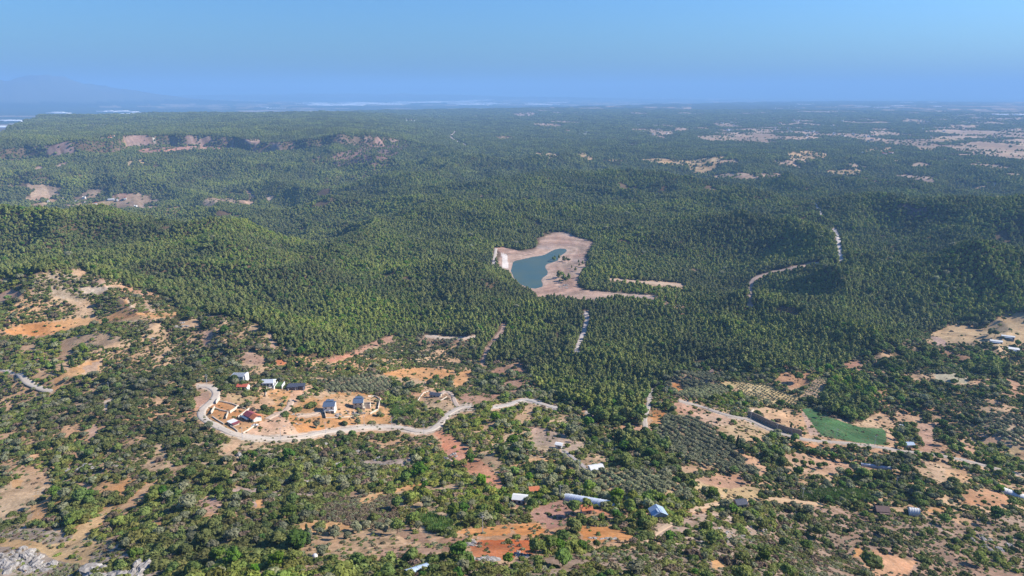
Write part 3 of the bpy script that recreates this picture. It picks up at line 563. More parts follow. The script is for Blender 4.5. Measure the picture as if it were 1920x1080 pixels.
i, j = np.meshgrid(np.arange(NR - 1), np.arange(NA - 1), indexing='ij')
q = np.stack([i * NA + j, i * NA + j + 1, (i + 1) * NA + j + 1, (i + 1) * NA + j], -1).reshape(-1, 4).astype(np.int32)
me = bpy.data.meshes.new('ground')
me.vertices.add(NR * NA); me.vertices.foreach_set('co', np.stack([GX, GY, GZ], -1).reshape(-1).astype(np.float32))
me.loops.add(q.size); me.loops.foreach_set('vertex_index', q[:, ::-1].reshape(-1))
me.polygons.add(len(q)); me.polygons.foreach_set('loop_start', np.arange(0, q.size, 4, dtype=np.int32)); me.polygons.foreach_set('loop_total', np.full(len(q), 4, np.int32))
me.polygons.foreach_set('use_smooth', np.ones(len(q), bool)); me.update(calc_edges=True)
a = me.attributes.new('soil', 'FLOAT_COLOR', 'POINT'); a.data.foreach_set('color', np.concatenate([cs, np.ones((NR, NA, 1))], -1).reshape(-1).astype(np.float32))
a = me.attributes.new('cover', 'FLOAT_COLOR', 'POINT'); a.data.foreach_set('color', np.stack([cover, stones, cover * 0, cover * 0 + 1], -1).reshape(-1).astype(np.float32))
me.materials.append(gm); g = link(bpy.data.objects.new('ground', me)); tag(g, kind='structure')

# reservoir water
wm, n, b = new_mat('reservoir_water', 0.45, 0.18); b.inputs['Base Color'].default_value = (.055, .115, .115, 1)
tc = n.nodes.new('ShaderNodeNewGeometry'); z = noise(n, 1.4, 3, .6, tc.outputs['Position']); bp = n.nodes.new('ShaderNodeBump'); bp.inputs['Strength'].default_value = .12; bp.inputs['Distance'].default_value = .3
n.links.new(z.outputs[0], bp.inputs['Height']); n.links.new(bp.outputs[0], b.inputs['Normal'])
zz = noise(n, .02, 3, .5, tc.outputs['Position']); n.links.new(mixc(n, rng_(n, zz.outputs[0], .4, .6, 0, 1), (.050, .090, .085), (.066, .098, .078)), b.inputs['Base Color'])
cx = sum(p[0] for p in lake_w) / len(lake_w); cyy = sum(p[1] for p in lake_w) / len(lake_w)
wv = [(cx + (x - cx) * 1.12 , cyy + (y - cyy) * 1.08, LAKE_Z) for x, y in lake_w]
o = mesh_obj('reservoir_water', wv, [tuple(range(len(wv)))], wm); tag(o, kind='structure')

# roads draped over the ground
def smooth_line(P, step):
    P = [np.array(p, float) for p in P]; out = []
    for k in range(len(P) - 1):
        p0 = P[max(k - 1, 0)]; p1 = P[k]; p2 = P[k + 1]; p3 = P[min(k + 2, len(P) - 1)]
        m = max(2, int(np.linalg.norm(p2 - p1) / step))
        for s in range(m):
            t = s / m; out.append(.5 * ((2 * p1) + (-p0 + p2) * t + (2 * p0 - 5 * p1 + 4 * p2 - p3) * t * t + (-p0 + 3 * p1 - 3 * p2 + p3) * t ** 3))
    out.append(P[-1]); return np.array(out)
def road_mat(name, c):
    c = tuple(.72 * q for q in c)
    m, n, b = new_mat(name, .92, .12); ge = n.nodes.new('ShaderNodeNewGeometry')
    a = noise(n, .12, 5, .65, ge.outputs['Position'], .5); d = noise(n, 1.1, 3, .6, ge.outputs['Position'])
    x = mixc(n, rng_(n, a.outputs[0], .42, .68, 0, .75), c, tuple(.55 * v + .45 * s for v, s in zip(c, (.36, .25, .17))))
    n.links.new(mixc(n, 1.0, x, rng_(n, d.outputs[0], .3, .7, .86, 1.1), 'MULTIPLY'), b.inputs['Base Color']); return m
for k, (nm, P, wd, c, lab) in enumerate(ROADS):
    Wp = [hit(u, v)[:2] for u, v in P]
    # smooth in plan, drop points that jump behind a hill
    L = smooth_line(Wp, 2.5 if P[0][1] > 660 else 6)
    if len(L) > 8:
        for _ in range(3): L[1:-1] = (L[:-2] + L[1:-1] * 2 + L[2:]) / 4
    d = np.gradient(L, axis=0); l = np.hypot(d[:, 0], d[:, 1]) + 1e-9; nx, ny = -d[:, 1] / l, d[:, 0] / l
    wob = 1 + .16 * fbm(L[:, 0] / 14, L[:, 1] / 14, 201 + k, 2)
    vs = []; M = 5
    for s in np.linspace(-1, 1, M):
        x = L[:, 0] + nx * s * wd / 2 * wob; y = L[:, 1] + ny * s * wd / 2 * wob
        vs.append(np.stack([x, y, ground_z(x, y)], -1))
    vs = np.array(vs); top = vs[..., 2].max(0) * .5 + vs[..., 2] * .5
    vs[..., 2] = np.maximum(top, vs[..., 2]) + .16 + .00012 * np.hypot(vs[..., 0], vs[..., 1])
    K = len(L); V = vs.transpose(1, 0, 2).reshape(-1, 3).tolist(); F = [(i_ * M + j_, i_ * M + j_ + 1, (i_ + 1) * M + j_ + 1, (i_ + 1) * M + j_) for i_ in range(K - 1) for j_ in range(M - 1)]
    base = len(V)
    for i_ in range(K):            # verges down into the soil
        for s, j_ in ((-1, 0), (1, M - 1)):
            v = V[i_ * M + j_]; V.append((v[0] + nx[i_] * s * .5, v[1] + ny[i_] * s * .5, v[2] - .7))
    for i_ in range(K - 1):
        F.append((base + 2 * i_, i_ * M, (i_ + 1) * M, base + 2 * i_ + 2)); F.append((i_ * M + M - 1, base + 2 * i_ + 1, base + 2 * i_ + 3, (i_ + 1) * M + M - 1))
    o = mesh_obj(nm, V, F, road_mat(nm, c), smooth=True); tag(o, kind='structure')

# crop in the green field: a low sheet of leaves over the ground
# ---------------------------------------------------------------- plants
def leaf_mat(name, c, var=.30, hue=.03, rough=.75, yel=0.0, trans=0.0):
    m, n, b = new_mat(name, rough, .12)
    oi = n.nodes.new('ShaderNodeObjectInfo'); ge = n.nodes.new('ShaderNodeNewGeometry')
    big = noise(n, .0075, 4, .6, ge.outputs['Position']); sm = noise(n, .45, 3, .6, ge.outputs['Position'])
    h = n.nodes.new('ShaderNodeHueSaturation'); h.inputs['Color'].default_value = (*c, 1)
    n.links.new(rng_(n, oi.outputs['Random'], 0, 1, .5 - hue, .5 + hue), h.inputs['Hue'])
    mu = n.nodes.new('ShaderNodeMath'); mu.operation = 'MULTIPLY'
    wn = n.nodes.new('ShaderNodeTexWhiteNoise'); wn.noise_dimensions = '1D'; n.links.new(oi.outputs['Random'], wn.inputs['W'])
    n.links.new(rng_(n, wn.outputs['Value'], 0, 1, 1 - var, 1 + var * 1.2), mu.inputs[0]); n.links.new(rng_(n, big.outputs[0], .35, .65, .70, 1.30), mu.inputs[1])
    n.links.new(mu.outputs[0], h.inputs['Value']); n.links.new(rng_(n, big.outputs[0], .35, .65, .9, 1.12), h.inputs['Saturation'])
    col = mixc(n, 1.0, h.outputs[0], rng_(n, sm.outputs[0], .3, .7, .72, 1.25), 'MULTIPLY')
    n.links.new(col, b.inputs['Base Color'])
    tr = n.nodes.new('ShaderNodeBsdfTranslucent'); ms = n.nodes.new('ShaderNodeMixShader'); ms.inputs[0].default_value = .26; o_ = n.nodes['Material Output']
    n.links.new(mixc(n, 1.0, col, (1.0, 1.15, .6), 'MULTIPLY'), tr.inputs[0]); n.links.new(b.outputs[0], ms.inputs[1]); n.links.new(tr.outputs[0], ms.inputs[2]); n.links.new(ms.outputs[0], o_.inputs['Surface'])
    return m
M_PINE = leaf_mat('pine_needles', (.205, .222, .070), .20, .018)
M_BROAD = leaf_mat('oak_leaves', (.132, .165, .042), .35, .03)
M_SHRUB = leaf_mat('maquis_leaves', (.158, .170, .047), .34, .035)
M_OLIVE = leaf_mat('olive_leaves', (.215, .215, .120), .22, .02)
M_DRY = leaf_mat('dry_twigs', (.18, .135, .085), .35, .03)
M_REED = leaf_mat('reed_leaves', (.12, .175, .050), .25, .03)
M_BRIGHT = leaf_mat('fresh_leaves', (.090, .150, .022), .25, .03)
M_CYP = leaf_mat('cypress_leaves', (.045, .075, .030), .2, .02)
M_BARK = plain('bark', (.11, .08, .055), .95, .3, 2.0)

def clump_faces(V, F, c, size, nrm, rr, npts=4):
    """one spray of leaves: a small irregular patch turned roughly to nrm"""
    n = np.array(nrm, float); n += rr.normal(0, .45, 3); n /= np.linalg.norm(n) + 1e-9
    t = np.cross(n, rr.normal(0, 1, 3)); t /= np.linalg.norm(t) + 1e-9; s = np.cross(n, t)
    k = len(V); a0 = rr.uniform(0, 6.28)
    for i in range(npts):
        a = a0 + 2 * math.pi * i / npts; q = size * rr.uniform(.55, 1.15)
        V.append(np.array(c) + (t * math.cos(a) + s * math.sin(a)) * q + n * rr.uniform(-.12, .12) * size)
    F.append(tuple(range(k, k + npts)))
def blob(V, F, c, rad, rr, seg=7, rings=4, jag=.25):
    k = len(V); V.append(np.array(c) + (0, 0, rad[2]))
    for i in range(1, rings):
        th = math.pi * i / rings
        for j in range(seg):
            a = 2 * math.pi * (j + .5 * (i % 2)) / seg; q = 1 + rr.uniform(-jag, jag)
            V.append(np.array(c) + np.array((math.sin(th) * math.cos(a) * rad[0], math.sin(th) * math.sin(a) * rad[1], math.cos(th) * rad[2])) * q)
    V.append(np.array(c) - (0, 0, rad[2])); e = len(V) - 1
    for j in range(seg): F.append((k, k + 1 + j, k + 1 + (j + 1) % seg)); F.append((e, e - seg + (j + 1) % seg, e - seg + j))
    for i in range(rings - 2):
        for j in range(seg):
            a = k + 1 + i * seg; F.append((a + j, a + seg + j, a + seg + (j + 1) % seg, a + (j + 1) % seg))
def crown_shape(kind, n, seed):
    """leaf sprays in the volume of a crown, unit scale 1 = 1 m"""
    rr = np.random.default_rng(seed); V, F = [], []
    if kind == 'pine':
        Ht = rr.uniform(6.6, 9.4); fat = rr.uniform(.95, 1.3); lobes = []
        for i in range(15):
            t = (i + .5) / 15; zz = 2.2 + (Ht - 2.6) * t; w = 2.3 * fat * (1 - t) ** rr.uniform(.38, .5) * (0.85 if t < .12 else 1) + .2; a = i * 2.4 + rr.uniform(-.4, .4)
            d = w * rr.uniform(.25, .75); lobes.append(((math.cos(a) * d, math.sin(a) * d, zz + rr.uniform(-.3, .3)), (w * .60 * rr.uniform(.8, 1.2), w * .60 * rr.uniform(.8, 1.2), .9 + .35 * rr.random())))
    elif kind == 'broad':
        lobes = []
        for i in range(13):
            a = i * 2.4; t = rr.random(); d = 2.3 * math.sqrt((i + .3) / 13); zz = 4.6 + 1.5 * math.cos(d / 2.6 * 1.5) + rr.uniform(-1.0, .6); q = rr.uniform(1.0, 1.65)
            lobes.append(((math.cos(a) * d, math.sin(a) * d, zz), (q, q, q * .85)))
    elif kind == 'olive':
        lobes = []
        for i in range(9):
            a = i * 2.4; d = 1.35 * math.sqrt((i + .3) / 9); zz = 2.35 + .8 * math.cos(d) + rr.uniform(-.4, .3); q = rr.uniform(.75, 1.1)
            lobes.append(((math.cos(a) * d, math.sin(a) * d, zz), (q, q, q * .85)))
    elif kind == 'cypress':
        lobes = [((rr.uniform(-.15, .15), rr.uniform(-.15, .15), 1 + i * .8), (1.05 * (1 - (i / 11) ** 2) + .25, 1.05 * (1 - (i / 11) ** 2) + .25, .9)) for i in range(11)]
    else:                                                  # shrub
        m = int(rr.integers(4, 8)); lobes = []; el = rr.uniform(0, .7); ea = rr.uniform(0, 3.1)
        for i in range(m):
            a = i * 2.4 + rr.random(); d = 1.15 * math.sqrt((i + .2) / m); q = rr.uniform(.65, 1.1); x, y = math.cos(a) * d, math.sin(a) * d
            x, y = x + el * x * math.cos(ea) , y + el * y * math.sin(ea)
            lobes.append(((x, y, .75 + rr.uniform(-.2, .45) * (1.3 - d)), (q, q, q * .85)))
    for c, rad in lobes: blob(V, F, c, [q * .90 for q in rad], rr, 7, 5, .16)
    vol = np.array([l[1][0] * l[1][1] for l in lobes]); cnt = np.maximum(1, (n * vol / vol.sum()).astype(int))
    size = {'pine': .62, 'broad': .60, 'olive': .38, 'cypress': .42}.get(kind, .34) * (n / 220.) ** -.42
    for (c, rad), m in zip(lobes, cnt):
        for _ in range(m):
            d = rr.normal(0, 1, 3); d[2] = abs(d[2]) * .9 - .25; d /= np.linalg.norm(d)
            p = np.array(c) + d * np.array(rad) * rr.uniform(.78, 1.12)
            clump_faces(V, F, p, size, d * .9 + np.array((0, 0, .15)), rr)
    return V, F
def trunk_shape(h, r, seed, limbs=3, spread=1.2):
    rr = np.random.default_rng(seed); V, F = [], []
    def limb(p0, p1, r0, r1, seg=6):
        k = len(V); d = np.array(p1) - p0; d /= np.linalg.norm(d); t = np.cross(d, (0.3, 1, .1)); t /= np.linalg.norm(t); s = np.cross(d, t); st = 4
        for i in range(st + 1):
            q = i / st; c = np.array(p0) * (1 - q) + np.array(p1) * q + (t * math.sin(q * 3) * .08 * h * .2); rad = r0 * (1 - q) + r1 * q
            for j in range(seg): a = 2 * math.pi * j / seg; V.append(c + (t * math.cos(a) + s * math.sin(a)) * rad)
        for i in range(st):
            for j in range(seg): a = k + i * seg; F.append((a + j, a + (j + 1) % seg, a + seg + (j + 1) % seg, a + seg + j))
    limb(np.array((0, 0, -.9)), np.array((.1, 0, h)), r, r * .35)
    for i in range(limbs):
        a = i * 2.1 + rr.random(); z0 = h * (.35 + .15 * i); limb(np.array((.05, 0, z0)), np.array((math.cos(a) * spread, math.sin(a) * spread, z0 + h * .28)), r * .45, r * .15, 5)
    return V, F
def proto(kind, n, seed, leafm, trunk=None):
    """meshes for a plant: crown alone, trunk alone, and both in one for the mass"""
    cv, cf = crown_shape(kind, n, seed)
    both = bpy.data.meshes.new(kind + '_mass')
    tv, tf = trunk_shape(*trunk) if trunk else ([], [])
    both.from_pydata([tuple(v) for v in cv] + [tuple(v) for v in tv], [], list(cf) + [tuple(i + len(cv) for i in f) for f in tf])
    both.materials.append(leafm); both.materials.append(M_BARK)
    both.polygons.foreach_set('material_index', np.array([0] * len(cf) + [1] * len(tf), np.int32))
    sm = np.array([len(f) < 0 for f in cf] + [True] * len(tf)); both.polygons.foreach_set('use_smooth', sm); both.update()
    out = {'both': both}
    if trunk:
        c = bpy.data.meshes.new('crown'); c.from_pydata([tuple(v) for v in cv], [], list(cf)); c.materials.append(leafm); c.update()
        t = bpy.data.meshes.new('trunk'); t.from_pydata([tuple(v) for v in tv], [], list(tf)); t.materials.append(M_BARK); t.update()
        out['crown'], out['trunk'] = c, t
    return out
PT = (6.8, .20, 5, 3, 1.3); BT = (3.9, .26, 6, 4, 1.6); OT = (1.9, .20, 7, 3, .9)
P_PINE = [proto('pine', 210, 100 + i, M_PINE, (5.6, .20, 5, 3, 1.2)) for i in range(6)]
P_PINEF = [proto('pine', 70, 120 + i, M_PINE) for i in range(5)]
P_BROAD = [proto('broad', 230, 140 + i, M_BROAD, BT) for i in range(4)] + [proto('broad', 230, 149, M_BRIGHT, BT)]
P_OLIVE = [proto('olive', 190, 160 + i, M_OLIVE, OT) for i in range(4)]
P_SHRUB = [proto('shrub', 190, 180 + i, M_SHRUB) for i in range(7)] + [proto('shrub', 170, 190, M_BROAD), proto('shrub', 170, 191, M_DRY)]
P_SMALL = [proto('shrub', 60, 200 + i, m_) for i, m_ in enumerate((M_DRY, M_SHRUB, M_DRY, M_OLIVE))]
P_CYP = [proto('cypress', 240, 210, M_CYP, (1.5, .15, 3, 0, .1))]

def scatter(r0, r1, s, seed, amax=45.5):
    """jittered grid of ground points in a sector"""
    g = np.random.default_rng(seed); X = r1 * math.sin(R(amax)); x = np.arange(-X, X, s); y = np.arange(r0 * math.cos(R(amax)) - s, r1, s)
    x, y = np.meshgrid(x, y); r = np.hypot(x, y); k = (r > r0 * .95) & (r < r1 * 1.05) & (np.abs(np.arctan2(x, y)) < R(amax + 1)); x, y = x[k], y[k]
    x = x + g.uniform(-.48, .48, x.shape) * s; y = y + g.uniform(-.48, .48, x.shape) * s
    r = np.hypot(x, y); k = (r >= r0) & (r < r1) & (np.abs(np.arctan2(x, y)) < R(amax)); x, y = x[k], y[k]
    z = ground_z(x, y); u, v = project(x, y, z); return x, y, z, u, v, g
LIST = {k: [] for k in ('pine', 'broad', 'olive', 'shrub', 'small', 'cyp', 'reed')}
def add(kind, x, y, z, sc, vi, g, tall=None):
    n = len(x)
    if n: LIST[kind].append(np.stack([x, y, z, sc, vi, g.uniform(0, 6.283, n), np.ones(n) if tall is None else tall], -1))
_lkw = np.array(lake_w); 
def bed_mask(x, y, lim=0):
    m = np.zeros(x.shape, bool); k = (np.hypot(x, y) > 900) & (np.hypot(x, y) < 1900) & (np.abs(x) < 600)
    m[k] = poly_dist(x[k], y[k], bed_w) < lim; return m
# pine woods, thinner rows of points farther away
for t, (r0, r1, s) in enumerate(((330, 1000, 3.3), (1000, 1700, 3.6), (1700, 2800, 4.8), (2800, 4600, 7.0), (4600, 7500, 11.0), (7500, 12500, 19.0))):
    x, y, z, u, v, g = scatter(r0, r1, s, 300 + t)
    f = forest.at(u, v) > 0; d = dens.at(u, v); r = np.hypot(x, y)
    if r1 > 1700:          # hedges and lone trees in the far fields
        hd = (kind.at(u, v) == 2) & (r > 1700) & ~f; hx, hy = x + 25 * fbm(x / 90, y / 90, 701, 2), y + 25 * fbm(x / 90, y / 90, 702, 2); k_ = np.where(r > 4500, 1.9, 1.0)
        hd &= (((hx / (85 * k_)) % 1 < .07) | ((hy / (95 * k_)) % 1 < .07)) & (g.random(x.shape) < .5) | (g.random(x.shape) < .012) & hd; f |= hd; d = np.where(hd, 1, d)
    dn = 0.5 + .9 * (fbm(x / 55, y / 55, 401, 3) + .25)                  # small clearings
    keep = f & (g.random(x.shape) < d) & (dn > (.20 if r1 < 3000 else 0.12)) & ~bed_mask(x, y, 3)
    if r0 > 1500:
        cell, _c = farmland(x, y)
        fa = farm.at(u, v); keep &= ~((fa > 0) & (cell > .635 - .12 * (fa - .5)) & (g.random(x.shape) > .05))
    keep &= ~((r > 8400) & (z < 100))
    if r0 > 2500: ci = np.clip(np.searchsorted(RS, r) - 1, 0, NR - 1); cj = np.clip(np.searchsorted(AZ, np.arctan2(x, y)) - 1, 0, NA - 1); keep &= g.random(x.shape) > CLIFF[ci, cj] * .93
    x, y, z, r = x[keep], y[keep], z[keep], r[keep]; n = len(x)
    sc = (s / 4.2) ** (.85) * np.clip(g.lognormal(-.06, .26, n), .5, 1.6) * (1 + .22 * fbm(x / 120, y / 120, 411, 2)); tall = g.uniform(.8, 1.15, n) * (s / 4.1) ** (-.45 if s < 8 else -.62) * (.94 if r1 <= 1000 else .82)
    leftc = (np.degrees(np.arctan2(x, y)) < -8) & (r < 1500)
    uu_, vv_ = project(x, y, z); gr_ = grove.at(uu_, vv_) > 0; sc = sc * np.where(gr_, 1.35, 1)
    isb = (g.random(n) < np.where(gr_, .85, np.where(leftc, .42, .30))) & (r < 2800)
    vi = g.integers(0, 6, n) if r1 <= 1700 else 6 + g.integers(0, 5, n)
    add('pine', x[~isb], y[~isb], z[~isb] - .4, sc[~isb] * np.where(leftc[~isb], .88, 1), vi[~isb], g, tall[~isb]); add('broad', x[isb], y[isb], z[isb] - .8, sc[isb] * .85, g.integers(0, 4, isb.sum()), g, tall[isb])
    print('pines', t, n)
# scrub of the hillsides
for t, (r0, r1, s) in enumerate(((150, 420, 2.3), (420, 1100, 2.55), (1100, 1900, 4.0))):
    x, y, z, u, v, g = scatter(r0, r1, s, 330 + t)
    f = forest.at(u, v) > 0; d = dens.at(u, v); k = kind.at(u, v)
    cl = fbm(x / 17, y / 17, 421, 4) * .5 + .5 + .10 * fbm(x / 90, y / 90, 431, 2)
    thr = 1 - d; keep = ~f & (k != 2) & (k != 1) & (k != 6) & (k != 3) & (cl > .19 + .58 * thr) & (g.random(x.shape) < .90)
    keep &= ~((k == 5) & (g.random(x.shape) > .55))
    add_bare = ~f & (k == 2) & (d > .015) & (g.random(x.shape) < .03); keep |= add_bare
    under = f & (g.random(x.shape) < .10) & (v < 1080); keep |= under
    hp = 1.7 * FPX / np.sqrt(x * x + y * y + (z - CZ) ** 2)      # keep tracks, yards and clearings open behind the bushes
    for du, dv in ((0, .8), (.7, .3), (-.7, .3), (0, 1.3)): keep &= (k == 2) | ~((kind.at(u + du * hp, v - dv * hp) == 2) & (g.random(x.shape) < .85))
    keep &= ~bed_mask(x, y, 2)
    x, y, z, k, cl, u, v = x[keep], y[keep], z[keep], k[keep], cl[keep], u[keep], v[keep]; n = len(x)
    sc = np.clip(g.lognormal(-.08, .34, n), .4, 2.1) * np.where(k == 5, .85, 1.0) * np.clip(.72 + 1.0 * (cl - .4), .62, 1.25) * np.clip(s / 2.4, .93, 2) * (1 + .16 * (v > 880) * (u < 950))
    right = sstep(1000, 1300, u); 
    isb = g.random(n) < (.035 + .10 * right * (v < 960)) ; iso = (~isb) & (g.random(n) < np.where(v > 960, .04, np.where(u < 950, .07, .17)))
    iss = ~isb & ~iso
    vi = g.integers(0, 7, n); q = g.random(n); vi = np.where(q < .2, 7, vi); vi = np.where(q > np.where(k == 5, .78, .96), 8, vi)
    add('shrub', x[iss], y[iss], z[iss] - .25, sc[iss], vi[iss], g, g.uniform(.75, 1.1, iss.sum()))
    add('broad', x[isb], y[isb], z[isb] - .5, sc[isb] * .72, np.where(g.random(isb.sum()) < .25, 4, g.integers(0, 4, isb.sum())), g, g.uniform(.8, 1.1, isb.sum()))
    add('olive', x[iso], y[iso], z[iso] - .3, sc[iso] * .95, g.integers(0, 4, iso.sum()), g, g.uniform(.85, 1.1, iso.sum()))
    print('scrub', t, n)
# olive orchards and planted rows
gx, gy = np.meshgrid(np.arange(-1100, 1100, 4.9), np.arange(-200, 1500, 3.5)); g = np.random.default_rng(350)
x, y = gx.ravel() * math.cos(.42) - gy.ravel() * math.sin(.42), gx.ravel() * math.sin(.42) + gy.ravel() * math.cos(.42); q_ = (np.hypot(x, y) > 250) & (np.hypot(x, y) < 1100) & (y > 150); x, y = x[q_] + g.uniform(-.5, .5, q_.sum()), y[q_] + g.uniform(-.5, .5, q_.sum())
z = ground_z(x, y); u, v = project(x, y, z); k = kind.at(u, v); d = dens.at(u, v)
keep = (k == 1) & (g.random(x.shape) < d) & (fbm(x / 25, y / 25, 451, 3) > -.55)
n = keep.sum(); add('olive', x[keep], y[keep], z[keep] - .3, g.uniform(.85, 1.15, n), g.integers(0, 4, n), g, g.uniform(.85, 1.1, n))
gx, gy = np.meshgrid(np.arange(-700, 700, 5.2), np.arange(300, 1100, 3.4)); a_ = .35
x, y = gx.ravel() * math.cos(a_) - gy.ravel() * math.sin(a_) + 350, gx.ravel() * math.sin(a_) + gy.ravel() * math.cos(a_)
z = ground_z(x, y); u, v = project(x, y, z); keep = (kind.at(u, v) == 6) & (y > 100) & (g.random(x.shape) < .9); x, y, z = x[keep] + g.uniform(-.4, .4, keep.sum()), y[keep] + g.uniform(-.4, .4, keep.sum()), z[keep]
add('olive', x, y, z - .3, g.uniform(.42, .62, len(x)), g.integers(0, 4, len(x)), g)
# low dry plants, meadow and reeds
for t, (r0, r1, s) in enumerate(((150, 330, 1.5), (330, 560, 2.1), (560, 850, 2.8))):
    x, y, z, u, v, g = scatter(r0, r1, s, 360 + t); k = kind.at(u, v); d = dens.at(u, v); f = forest.at(u, v) > 0
    p = np.where(k == 5, .55, np.where(k == 3, .95, np.where(k == 2, .12, np.where(k == 4, 0, .16)))); p = p * (fbm(x / 9, y / 9, 461, 3) > -.25)
    keep = (~f) & (g.random(x.shape) < p); n = keep.sum(); vi = g.choice(4, n, p=[.42, .22, .26, .10]); vi = np.where((k[keep] == 3) & (g.random(n) < .6), 1, vi)
    add('small', x[keep], y[keep], z[keep] - .12, g.uniform(.28, .62, n) * np.where(k[keep] == 3, 1.3, 1), vi, g, g.uniform(.6, 1, n)); print('small', t, n)
x, y, z, u, v, g = scatter(180, 700, 1.05, 370); keep = (kind.at(u, v) == 4) & (fbm(x / 12, y / 12, 471, 2) > -.35); n = keep.sum()
add('reed', x[keep], y[keep], z[keep] - .2, g.uniform(.8, 1.25, n), g.integers(0, 3, n), g, g.uniform(.8, 1.3, n)); print('reeds', n)
# cypresses and big single trees seen in the photograph: (u, v of the foot, kind, scale, variant)
SPOTS = [(137,688,'cyp',1.1,0),(118,700,'cyp',1.0,0),(102,692,'cyp',.9,0),(1382,838,'cyp',1.0,0),(1388,842,'cyp',.8,0),(1482,810,'cyp',.9,0),(1489,812,'cyp',.7,0),(578,1020,'cyp',1.0,0),
 (1843,948,'broad',.55,0),(1866,977,'broad',1.25,4),(1843,985,'broad',.8,1),(1835,1060,'broad',1.1,2),(1630,1078,'broad',1.5,1),(1535,1010,'broad',1.1,0),(1770,985,'broad',1.0,3),(1390,1060,'broad',.8,0),
 (250,1060,'shrub',1.9,1),(320,1000,'shrub',2.1,3),(380,1050,'shrub',2.2,2),(440,1062,'broad',1.0,4),(410,1055,'broad',.9,4),(335,1035,'shrub',2.0,0),(190,1075,'shrub',1.8,4),(67,985,'shrub',1.8,5),(205,880,'olive',1.3,1),
 (745,1000,'broad',.9,1),(775,985,'broad',.9,0),(700,985,'broad',.8,2),(745,955,'broad',.9,3),(770,945,'broad',.9,1),(800,950,'olive',1.5,1),(850,970,'broad',.9,4),(870,965,'broad',.8,4),(860,1050,'broad',1.0,4),(520,1065,'broad',.9,4),
 (1005,1040,'broad',.9,1),(1030,1035,'broad',.9,3),(1055,1020,'broad',.8,1),(1075,1000,'broad',1.0,2),(1050,1035,'broad',.7,4),(1100,960,'broad',.9,0),(1075,965,'broad',1.0,1),(1180,960,'broad',.9,2),(1200,985,'broad',1.0,1),
 (1450,855,'broad',1.1,4),(1410,860,'broad',1.3,1),(1425,850,'broad',1.2,2),(1395,850,'broad',1.1,0),(1490,830,'broad',1.0,2),(1465,872,'broad',.8,1),(1495,895,'broad',1.1,4),(1535,880,'broad',.7,1),(1545,878,'broad',.7,2),(1520,876,'broad',.7,0),(1505,875,'broad',.7,3),(1490,872,'broad',.7,1),
 (1530,857,'broad',.8,1),(1545,860,'broad',.8,2),(1562,862,'broad',.8,0),(1578,866,'broad',.85,3),(1595,868,'broad',.8,1),(1612,870,'broad',.85,2),(1630,872,'broad',.8,0),(1648,875,'broad',.8,3),(1662,878,'broad',.8,1),(1505,850,'broad',.7,2),(1615,900,'broad',1.2,3),(1650,905,'broad',1.2,1),(1590,895,'broad',.8,0),
 (1680,715,'broad',1.3,4),(1690,690,'pine',1.1,1),(1755,820,'broad',1.2,3),(1770,835,'broad',1.3,1),(1765,800,'broad',1.0,0),(1800,845,'broad',1.0,2),(1785,850,'broad',1.1,4),(1865,632,'broad',1.3,1),(1855,628,'pine',1.1,2),(1487,705,'broad',.8,1),(1535,783,'broad',.6,1),(1055,1062,'broad',.9,2),
 (594,802,'olive',1.2,0),(645,797,'shrub',1.8,2),(670,795,'olive',1.1,1),(668,785,'olive',1.0,2),(675,776,'olive',1.0,0),(536,778,'shrub',1.8,1),(557,772,'shrub',2.2,3),(762,795,'shrub',1.6,4),(700,795,'shrub',1.3,0),(345,925,'shrub',1.4,0),(385,950,'shrub',.9,2),
 (1040,487,'pine',1.0,1),(1048,485,'pine',1.0,2),(1057,490,'pine',1.3,0),(1062,488,'pine',.8,3),(1047,522,'pine',1.7,1),(1057,526,'pine',1.4,0),(1066,524,'pine',1.3,2),(1053,519,'broad',1.3,2),(1061,529,'broad',1.2,1),(1038,490,'broad',1.2,2),(1066,492,'broad',1.1,3),(1100,500,'pine',1.3,2),(1108,508,'pine',1.2,1),(1095,512,'broad',1.3,0),(1090,520,'pine',1.3,4),(1100,525,'pine',1.4,3),(1050,530,'broad',.8,1),(1085,493,'pine',.8,1),(1092,496,'pine',.9,2),(1072,503,'pine',.7,1),(1079,508,'pine',.8,0),(1086,499,'pine',.7,3)]
for u_, v_, k_, s_, vi_ in SPOTS:
    x_, y_, z_ = hit(u_, v_); LIST[k_].append(np.array([[x_, y_, z_ - .3 * s_, s_, vi_, rnd.uniform(0, 6.28), 1.0]]))
# row of olive trees along the village road and the drive of the estate
for k_ in range(24):
    t = k_ / 23; x_, y_, z_ = hit(1535 + 170 * t, 845 + 27 * t + (k_ % 2) * 7); LIST['olive'].append(np.array([[x_, y_, z_ - .3, rnd.uniform(.8, 1.1), k_ % 4, rnd.uniform(0, 6), 1]]))
for k_ in range(22):
    t = k_ / 21; x_, y_, z_ = hit(1392 + 80 * t, 799 + 30 * t + rnd.uniform(-1, 1)); LIST['shrub'].append(np.array([[x_, y_, z_ - .3, rnd.uniform(.4, .6), k_ % 7, rnd.uniform(0, 6), 1]]))

